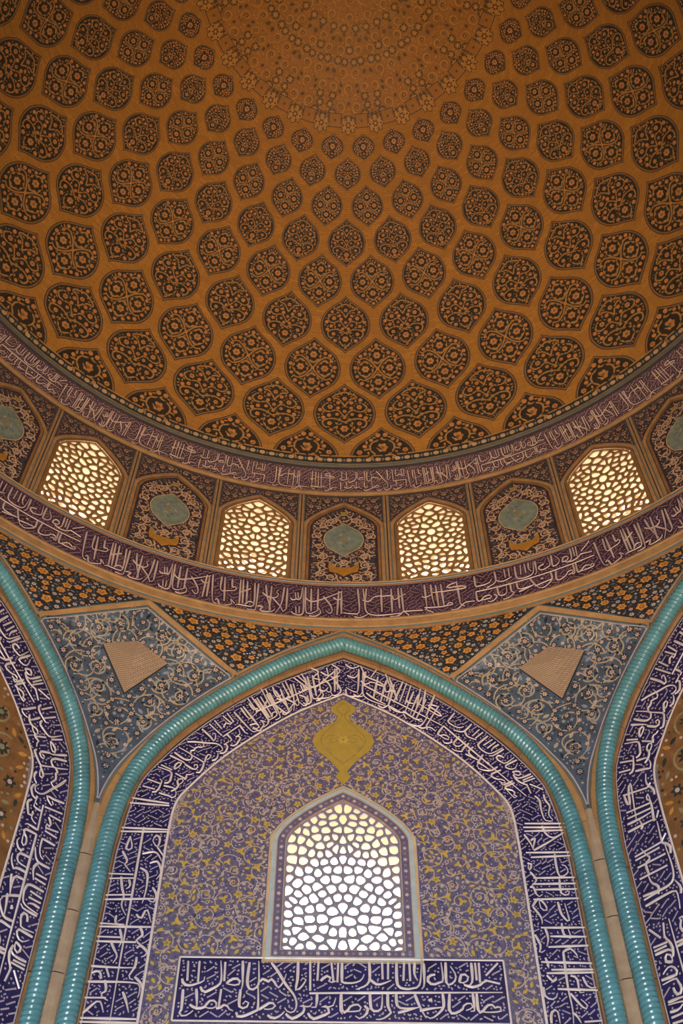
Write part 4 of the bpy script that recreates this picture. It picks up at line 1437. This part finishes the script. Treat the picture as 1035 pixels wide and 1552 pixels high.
for az, lab, grp, lt in [(0, 'navy band of white script following the arch around the lattice window', None, letters_c),
                         (-45, 'navy band of white script inside a side arch, beside orange tilework', 'side arch inscriptions', letters_s),
                         (45, 'navy band of white script inside a side arch, beside orange tilework', 'side arch inscriptions', letters_s)]:
    o = tag(obj('inscription_band', bandground, None, az), lab, 'inscription', grp)
    obj('border_line', bandline, o)
    obj('border_line', bandline2, o)
    stuff(obj('lettering', lt, o))


# ------------------------------------------------------------------ fields inside the arches
inner_poly = LI


def inner_top(x):
    """Height of the inner edge of the script band at x."""
    x = abs(x)
    if x >= 2.58:
        return -99
    for a, b in zip(A_I, A_I[1:]):
        if a[0] <= x <= b[0] and b[0] > a[0]:
            return a[1] + (b[1] - a[1]) * (x - a[0]) / (b[0] - a[0])
    return -99


mb = MB(wall_f)
columns(mb, -2.579, 2.579, FLOOR, 13.0, WIN_LOW, 'field_ground', 0.003, inner_top)
obj('tile_field', mb, wall_front)
GOLD = [(0, 13.0), (0.09, 12.93), (0.21, 12.81), (0.20, 12.72), (0.09, 12.62), (0.13, 12.50), (0.30, 12.38), (0.46, 12.22), (0.50, 12.06), (0.42, 11.88), (0.26, 11.72), (0.13, 11.55), (0.06, 11.45), (0.12, 11.34), (0.06, 11.25), (0, 11.18)]
gold_poly = GOLD + [(-x, z) for x, z in GOLD[1:-1]][::-1]
FW = 0.245                                  # width of the frame of the front window
PX0, PX1, PZ0, PZ1 = -2.155, 2.130, 7.375, 8.250
mb = MB(wall_f)
rng = random.Random(77)
w_, zb_, zs_, za_ = WIN_LOW


def in_field(x, z, r):
    if abs(x) + r > 2.57 or z + r > inner_top(abs(x) + r * 0.7) - 0.02:
        return False
    if abs(x) < w_ + FW + r and zb_ - 0.21 - r < z < archz(min(abs(x), w_ + FW), w_ + FW, zs_, za_ + FW * 1.15) + r:
        return False
    if abs(x) < PX1 + 0.04 + r and PZ0 - 0.04 - r < z < PZ1 + 0.03 + r:
        return False
    if abs(x) > 0.7 or not 11.0 < z < 13.2:
        return True
    return not (pip(x, z, gold_poly) or pip(x - r, z, gold_poly) or pip(x + r, z, gold_poly))


vine_net(mb, rng, in_field, (-2.58, 6.3, 2.58, 13.1), 0.13, 0.20, 0.016, 0.005, 'field_vine', True)
for k, x, z, r in scatter(rng, in_field, (-2.58, 6.3, 2.58, 13.1), [('yel', 0.085, 420), ('sp', 0.10, 600), ('yel2', 0.05, 1200), ('pale', 0.046, 7000), ('blue', 0.036, 16000), ('lf', 0.028, 34000), ('d', 0.019, 24000)], True):
    hd = 1 if x >= 0 else -1
    st = rng.uniform(0, 6.28); st = st if hd > 0 else math.pi - st
    if k == 'sp':
        mb.spiral(x, z, r * .95, 0.020, 0.006, 'field_vine', 1.3, st, hd, 16)
        mb.flower(x, z, r * .36, 0.009, rng.choice(('field_yellow', 'field_pale', 'field_yellow')), 'field_blue', 6)
        for j in range(4):
            a = st + j * 1.57
            mb.leaf(x + r * .66 * math.cos(a), z + r * .66 * math.sin(a), 0.055, 0.028, a + 1.2, 0.007, rng.choice(('field_blue', 'field_vine')))
    elif k == 'yel':
        q = rng.random()
        if q < .55:
            for j in range(3):
                a = st + j * 2.1
                mb.leaf(x + r * .38 * math.cos(a), z + r * .38 * math.sin(a), r * 1.15, r * .55, a, 0.007 + j * .0006, 'field_yellow')
        else:
            mb.flower(x, z, r * .78, 0.007, 'field_yellow', 'gold_dark', 5, st)
    elif k == 'yel2':
        mb.leaf(x, z, r * 2.0, r * 1.0, st, 0.007, 'field_yellow' if rng.random() < .6 else 'field_vine')
    elif k == 'pale':
        mb.flower(x, z, r * .98, 0.007, rng.choice(('field_pale', 'field_vine', 'field_vine')), 'field_blue', 6, st)
    elif k == 'blue':
        mb.flower(x, z, r * 1.05, 0.006, 'field_blue' if rng.random() < .45 else 'field_vine', 'field_pale', 5, st)
    elif k == 'lf':
        mb.leaf(x, z, r * 2.5, r * 1.2, st, 0.006, rng.choice(('field_blue', 'field_vine', 'field_vine', 'field_pale', 'field_yellow')))
    else:
        mb.disc(x, z, r * .8, 0.006, rng.choice(('field_blue', 'field_vine', 'field_pale')), 5)
stuff(obj('floral_inlay', mb, wall_front))

mb = MB(wall_f)
mb.poly([(x, z) for x, z in gold_poly], 0.010, 'gold')
gold = tag(obj('gold_cartouche', mb), 'gold ogee cartouche with a pointed finial above the lattice window', 'ornament')
mb = MB(wall_f)
for sx in (1, -1):
    mb.ribbon(curve([(sx * x, z) for x, z in [(0, 12.9), (0.12, 12.78), (0.02, 12.6), (0.24, 12.32), (0.36, 12.08), (0.2, 11.8), (0.0, 11.6)]], 24), 0.022, 0.014, 'gold_dark')
    mb.spiral(sx * 0.17, 12.1, 0.12, 0.02, 0.014, 'gold_dark', 1.2, 0 if sx > 0 else math.pi, sx)
    mb.leaf(sx * 0.27, 11.92, 0.11, 0.05, 0.6 * sx, 0.015, 'niche_vine')
mb.flower(0, 12.1, 0.09, 0.016, 'field_yellow', 'gold_dark', 6)
mb.flower(0, 12.75, 0.05, 0.016, 'field_yellow', 'gold_dark', 5)
obj('scroll_inlay', mb, gold)

# front window
o = struct(obj('window_17', reveal(wall_f, WIN_LOW, 1.2, 'reveal_ochre')))
obj('grille', grille(wall_f, WIN_LOW, 176, 17, 0.017, -0.02, -0.05, 'grille_grey'), o)
mb = MB(wall_f)
for o0, o1, h, m in ((0.0, 0.012, 0.012, 'field_vine'), (0.012, 0.125, 0.008, 'frame_band'), (0.125, 0.14, 0.012, 'field_vine'), (0.14, 0.20, 0.016, 'frame_aqua'), (0.20, 0.228, 0.022, 'buff_pale'), (0.228, FW, 0.014, 'field_vine')):
    arch_band(mb, w_, zb_ - o0 * 0.8, zs_, za_, o0, o1, h, m)
    mb.poly([(-w_ - o1, zb_ - o1 * 0.8), (w_ + o1, zb_ - o1 * 0.8), (w_ + o1, zb_ - o0 * 0.8), (-w_ - o1, zb_ - o0 * 0.8)], h, m)
fr = obj('frame', mb, o)
line = resample(arch_line(w_ + 0.068, zb_ - 0.02, zs_, za_ + 0.078), 62)
mb = MB(wall_f)
for i, (x, z) in enumerate(line + [(-w_ - 0.068 + (2 * w_ + 0.136) * k / 19, zb_ - 0.055) for k in range(20)]):
    mb.flower(x, z, 0.034 if i % 2 else 0.026, 0.013, 'white_flower' if i % 2 else 'kite_leaf', None, 5)
stuff(obj('flower_border', mb, fr))

# inscription panel under the window
mb = MB(wall_f)
mb.poly([(PX0, PZ0), (PX1, PZ0), (PX1, PZ1), (PX0, PZ1)], 0.008, 'navy')
pan = tag(obj('calligraphy_tablet', mb), 'wide navy panel of two lines of white script under the lattice window', 'inscription')
mb = MB(wall_f)
for a, b in (((PX0, PZ0), (PX1, PZ0)), ((PX0, PZ1), (PX1, PZ1)), ((PX0, PZ0), (PX0, PZ1)), ((PX1, PZ0), (PX1, PZ1))):
    mb = MB(wall_f)
    mb.ribbon([a, b], 0.026, 0.016, 'letter', 0.008)
    obj('border_line', mb, pan)
mb = MB(lambda x, z, h: wall_f(x, z, h + 0.004))
write(mb, ST['pL'] + ST['pR'], 0.044, lambda x, z, r: PX0 + .03 + r < x < PX1 - .03 - r and PZ0 + .03 + r < z < PZ1 - .03 - r, (PX0, PZ0, PX1, PZ1), 61, 'letter', 'letter_fine', 0.012, 0.010)
stuff(obj('lettering', mb, pan))

# orange tilework inside the side arches
mb = MB(wall_f)
xs = [-2.579 + 5.158 * i / 40 for i in range(41)]
for a, b in zip(xs, xs[1:]):
    mb.poly([(a, FLOOR), (b, FLOOR), (b, max(FLOOR + .1, inner_top(b))), (a, max(FLOOR + .1, inner_top(a)))], 0.003, 'niche_ground')
niche_me = mb.mesh('tile_field')
mb = MB(wall_f)
rng = random.Random(91)


def in_niche(x, z, r):
    return abs(x) + r < 2.55 and z + r < inner_top(abs(x) + r * .7) - 0.03


for k, x, z, r in scatter(rng, in_niche, (-2.58, 7.2, 2.58, 13.1), [('sp', 0.27, 300), ('fl', 0.14, 900), ('lf', 0.075, 2500), ('d', 0.035, 4000)], True):
    hd = 1 if x >= 0 else -1
    st = rng.uniform(0, 6.28); st = st if hd > 0 else math.pi - st
    if k == 'sp':
        mb.spiral(x, z, r * .95, 0.035, 0.006, 'niche_vine', 1.2, st, hd, 18)
        mb.flower(x, z, r * .55, 0.008, 'niche_dark', 'niche_vine', 8, st)
    elif k == 'fl':
        mb.flower(x, z, r * .8, 0.008, 'niche_dark', 'kite_flower', 6, st)
    elif k == 'lf':
        mb.leaf(x, z, r * 2.2, r, st, 0.007, rng.choice(('niche_dark', 'niche_vine', 'orange_flower')))
    else:
        mb.disc(x, z, r * .8, 0.007, rng.choice(('niche_dark', 'niche_vine', 'kite_flower')), 6)
niche_in = mb.mesh('floral_inlay')
for wl in (wall_fl, wall_fr):
    obj('tile_field', niche_me, wl)
    stuff(obj('floral_inlay', niche_in, wl))

# ------------------------------------------------------------------ kite panels in the corners above the arches
T225 = math.pi / 8
KZT, KZC, KXC = 14.72, 13.62, 1.745
CLINE = [(14.72, 9.0), (14.4, 9.10), (14.0, 9.22), (13.6, 9.34), (13.2, 9.455), (12.8, 9.55), (12.2, 9.64), (11.6, 9.69), (11.0, 9.72), (10.0, 9.735)]


def interp(tab, z):
    for (a, p), (b, q) in zip(tab, tab[1:]):
        if a >= z >= b:
            return p + (q - p) * (z - a) / (b - a)
    return tab[0][1] if z > tab[0][0] else tab[-1][1]


OTAB = [(z, x) for x, z in A_O]


def kb(z):
    """Half width of the kite at height z."""
    if z >= KZC:
        return max(0.002, KXC * (KZT - z) / (KZT - KZC))
    return max(0.002, AP * math.sin(T225) - math.cos(T225) * interp(OTAB, z))


def kite_depth(x, z):
    b = kb(z)
    c = interp(CLINE, z)
    edge = 9.0 + 0.017 * min(1, (KZT - z) / (KZT - KZC)) if z >= KZC else AP / math.cos(T225) - math.tan(T225) * b
    t = min(1.0, abs(x) / b)
    return c + (edge - c) * t


def kite_f(x, z, h):
    return (x, kite_depth(x, z) - h, z)


KB = 10.75
mb = MB(kite_f)
rows = []
NR = 44
for j in range(NR + 1):
    z = KZT - (KZT - KB) * j / NR
    b = kb(z)
    rows.append([mb.pt(b * (-1 + 2 * i / 14), z, 0.0) for i in range(15)])
for p, q in zip(rows, rows[1:]):
    for i in range(14):
        mb.face((p[i], p[i + 1], q[i + 1], q[i]), 'kite_ground')
kite_me = mb.mesh('kite_panel')

mb = MB(kite_f)
rng = random.Random(123)


def in_kite(x, z, r):
    b = kb(z)
    if z > KZT - 0.25 or abs(x) + r > b - 0.07 - (0.11 if z > KZC - 0.1 else 0):
        return False
    if z + r > KZT - 0.1 - (KZT - KZC) * (abs(x) + r) / KXC and z > KZC - 0.2:
        return False
    s = abs(x) / 0.57 + (abs(z - 13.53) / (0.33 if z > 13.53 else 0.66))
    return s > 1.0 + r * 2.2


vine_net(mb, rng, in_kite, (-1.75, KB, 1.75, KZT), 0.17, 0.30, 0.022, 0.005, 'kite_vine', True)
for k, x, z, r in scatter(rng, in_kite, (-1.75, KB, 1.75, KZT), [('sp', 0.17, 300), ('fl', 0.085, 1500), ('lf', 0.055, 2500), ('fs', 0.045, 3000), ('d', 0.024, 6000)], True):
    hd = 1 if x >= 0 else -1
    st = rng.uniform(0, 6.28); st = st if hd > 0 else math.pi - st
    if k == 'sp':
        mb.spiral(x, z, r * .96, 0.026, 0.006, 'kite_vine', 1.35, st, hd, 22, 0.3)
        mb.flower(x, z, r * .46, 0.010, 'kite_dark', None, 8, st)
        mb.flower(x, z, r * .28, 0.012, 'kite_flower', 'buff_dark', 6, st)
        for j in range(6):
            a = st + j * 1.05
            (mb.leaf if j % 2 else lambda x_, y_, l, w2, ro, h, m: mb.disc(x_, y_, l * .4, h, m, 6))(x + r * .68 * math.cos(a), z + r * .68 * math.sin(a), 0.075, 0.035, a + 1.3, 0.008, rng.choice(('kite_dark', 'kite_leaf', 'kite_dark')))
    elif k == 'fl':
        mb.flower(x, z, r * .95, 0.007, 'kite_dark', None, 8, st)
        mb.flower(x, z, r * .55, 0.010, 'kite_flower', 'buff_dark', 6, st)
    elif k == 'lf':
        mb.leaf(x, z, r * 2.3, r * 1.0, st, 0.007, rng.choice(('kite_vine', 'kite_vine', 'kite_leaf', 'kite_dark')))
    elif k == 'fs':
        mb.flower(x, z, r * .95, 0.007, rng.choice(('kite_flower', 'kite_leaf', 'kite_leaf', 'kite_dark')), 'kite_vine', 5, st)
    else:
        mb.disc(x, z, r * .8, 0.007, rng.choice(('kite_leaf', 'kite_vine', 'kite_dark')), 5)
kite_in = mb.mesh('floral_inlay')
# brown border along the two upper edges, pale line along the arches
mb = MB(kite_f)
for sx in (1, -1):
    for o0, o1, h, m in ((0.0, 0.03, 0.012, 'line_teal'), (0.03, 0.12, 0.03, 'buff'), (0.12, 0.145, 0.012, 'line_teal'), (0.145, 0.165, 0.010, 'letter_fine')):
        ps = []
        for i in range(15):
            t = i / 14
            x, z = KXC * t, KZT - (KZT - KZC) * t
            ps.append(((sx * max(0, x - o0 * .0), z - o0 * 1.17), (sx * max(0, x), z - o1 * 1.17)))
        for p, q in zip(ps, ps[1:]):
            lim = lambda pt: (max(-kb(pt[1]), min(kb(pt[1]), pt[0])), pt[1])
            mb.poly([lim(p[0]), lim(q[0]), lim(q[1]), lim(p[1])], h, m)
    line = [(sx * (kb(KZC - 0.12 - (KZC - 0.12 - KB - 0.1) * i / 30) - 0.022), KZC - 0.12 - (KZC - 0.12 - KB - 0.1) * i / 30) for i in range(31)]
    mb.ribbon([(x if x * sx > 0 else 0.0, z) for x, z in line], 0.024, 0.012, 'letter_fine')
kite_bd = mb.mesh('border')
# the folded brick shield in the middle
mb = MB(kite_f)
uvs = []


def sp(x, z, h):
    uvs.append((x + z * 0.35 * (1 if x >= 0 else -1), z + abs(x) * 0.25))
    return mb.pt(x, z, h)


for sx in (1, -1):
    t = sp(0.0, 13.85, 0.06); s_ = sp(sx * 0.57, 13.53, 0.05); b = sp(0.0, 12.87, 0.05); c = sp(0.0, 13.53, 0.10)
    mb.face((t, s_, c), 'shield_brick'); mb.face((s_, b, c), 'shield_brick')
    t0 = sp(0.0, 13.85, 0.0); s0 = sp(sx * 0.57, 13.53, 0.0); b0 = sp(0.0, 12.87, 0.0)
    mb.face((t, s_, s0, t0), 'line_dark'); mb.face((s_, b, b0, s0), 'line_dark')  # dark side faces paint the shadows beside the raised shield
mb.uv = uvs
shield_me = mb.mesh('shield')
for az in (-22.5, 22.5):
    o = tag(obj('kite_panel', kite_me, None, az), 'glossy blue kite-shaped tile panel with floral scrolls and a brick shield, between two arches', 'tile panel', 'kite panels')
    obj('border', kite_bd, o)
    sh = obj('shield', shield_me, o)
    sh['label'] = 'raised brown brick kite with fine script'
    stuff(obj('floral_inlay', kite_in, o))

# ------------------------------------------------------------------ flowered triangles between arch, kite and drum
OX = [(x, z) for x, z in A_O if x < 2.3]
KU = 1.836


def oz(x):
    for a, b in zip(OX, OX[1:]):
        if a[0] <= x <= b[0]:
            return a[1] + (b[1] - a[1]) * (x - a[0]) / (b[0] - a[0])
    return OX[-1][1]


LTRI = 2.6


def tri_pt(s, t):
    s = max(0.0, min(1.0, s))
    lo = Vector((KU * s, AP, oz(KU * s)))
    a = math.radians(22.5) * s
    hi = Vector((AP * math.sin(a), AP * math.cos(a), 14.725))
    return lo.lerp(hi, t)


def tri_h(s):
    return max(1e-3, (tri_pt(s, 1) - tri_pt(s, 0)).length)


def make_tri(sx, seed):
    def f(x, y, h):
        s = x / LTRI
        t = y / tri_h(s)
        p = tri_pt(s, t)
        d1 = tri_pt(min(1, s + .02), t) - tri_pt(max(0, s - .02), t)
        d2 = tri_pt(s, 1.0) - tri_pt(s, 0.0)
        n = d1.cross(d2)
        n = n.normalized() if n.length > 1e-9 else Vector((0, -1, 0))
        if n.y > 0:
            n = -n
        p = p + n * h
        return (sx * p.x, p.y, p.z)
    g = MB(f)
    n = 26
    rows = [[g.pt(LTRI * (0.004 + .996 * i / n), tri_h(0.004 + .996 * i / n) * j / 6, 0.0) for j in range(7)] for i in range(n + 1)]
    for p, q in zip(rows, rows[1:]):
        for j in range(6):
            g.face((p[j], q[j], q[j + 1], p[j + 1]), 'spandrel_ground')
    e = MB(f)
    rng = random.Random(seed)

    def inside(x, y, r):
        s = x / LTRI
        H = tri_h(s)
        if s > 0.985 - r / LTRI:
            return False
        k = H / 2.07
        return y - r > 0.02 and y + r < H - 0.03 and H > 0.1
    for k, x, y, r in scatter(rng, inside, (0, 0, LTRI, 2.1), [('big', 0.105, 130), ('mid', 0.075, 300), ('white', 0.055, 1500), ('leaf', 0.045, 2500), ('blue', 0.036, 4000), ('dot', 0.022, 8000)]):
        st = rng.uniform(0, 6.28)
        if k == 'big':
            e.flower(x, y, r * .92, 0.008, 'orange_flower', 'buff_dark', rng.choice((5, 6, 8)), st, None, 0.16)
            if rng.random() < .5:
                e.disc(x, y, r * .38, 0.0095, 'spandrel_ground', 8)
                e.disc(x, y, r * .22, 0.012, 'orange_flower', 6)
        elif k == 'mid':
            e.flower(x, y, r * .92, 0.008, rng.choice(('orange_flower', 'dome_flower', 'orange_flower')), 'buff_dark', 5, st, None, 0.16)
        elif k == 'white':
            e.flower(x, y, r * .9, 0.008, rng.choice(('white_flower', 'kite_flower', 'white_flower')), 'buff_dark', 6, st)
        elif k == 'leaf':
            e.leaf(x, y, r * 2.2, r * .9, st, 0.007, rng.choice(('orange_flower', 'blue_flower', 'dome_leaf')))
        elif k == 'blue':
            e.flower(x, y, r * .8, 0.007, rng.choice(('blue_flower', 'white_flower')), None, 5, st)
        else:
            e.disc(x, y, r * .75, 0.007, rng.choice(('blue_flower', 'white_flower', 'dome_leaf')), 5)
    b = MB(f)
    for o0, o1, h, m in ((0.0, 0.035, 0.014, 'buff'), (0.035, 0.05, 0.010, 'line_teal')):
        xs = [LTRI * (0.02 + .98 * i / 24) for i in range(25)]
        for p, q in zip(xs, xs[1:]):
            b.poly([(p, o0), (q, o0), (q, o1), (p, o1)], h, m)
    return g.mesh('spandrel_panel'), e.mesh('floral_inlay'), b.mesh('border')


triR = make_tri(1, 301)
triL = make_tri(-1, 301)
for az, (g, e, b), lab, grp in [(0, triL, 'dark triangular tile panel strewn with orange flowers above a slope of the central arch', 'triangles above the central arch'),
                                (0, triR, 'dark triangular tile panel strewn with orange flowers above a slope of the central arch', 'triangles above the central arch'),
                                (-45, triR, 'dark triangular tile panel strewn with orange flowers above a side arch', 'triangles above the side arches'),
                                (45, triL, 'dark triangular tile panel strewn with orange flowers above a side arch', 'triangles above the side arches'),
                                (-45, triL, 'dark triangular tile panel strewn with orange flowers above a side arch', 'triangles above the side arches'),
                                (45, triR, 'dark triangular tile panel strewn with orange flowers above a side arch', 'triangles above the side arches')]:
    o = tag(obj('spandrel_panel', g, None, az), lab, 'tile panel', grp)
    obj('border', b, o)
    stuff(obj('floral_inlay', e, o))

# ------------------------------------------------------------------ upright tile strips in the corners between the ropes
ZT, ZS = 10.72, 0.92


def corner_piece(z0, z1):
    mb = MB()
    prof = [(-0.098, 9.705), (-0.085, 9.66), (-0.03, 9.645), (0.03, 9.645), (0.085, 9.66), (0.098, 9.705)]
    rows = [[mb.pt(x * k, y, z) for x, y in prof] for z, k in ((z0, 1.0), (z1, 1.0 if z1 < 10 else 0.55))]
    for i in range(5):
        mb.face((rows[0][i], rows[0][i + 1], rows[1][i + 1], rows[1][i]), 'corner_strip')
    mb.face(rows[0], 'line_dark'); mb.face(rows[1][::-1], 'line_dark')
    return mb.mesh('strip_tile')


pieces = []
z = ZT
while z > FLOOR + 0.5:
    pieces.append(corner_piece(max(FLOOR + 0.3, z - ZS + 0.014), z))
    z -= ZS
for n, az in ((5, -22.5), (6, 22.5)):
    mb = MB()
    i4 = [mb.pt(-0.1, 9.70, FLOOR), mb.pt(0.1, 9.70, FLOOR), mb.pt(0.05, 9.70, ZT), mb.pt(-0.05, 9.70, ZT)]
    mb.face(i4, 'line_dark')
    t = struct(obj('trim_%d' % n, mb, None, az))
    for me in pieces:
        obj('strip_tile', me, t)
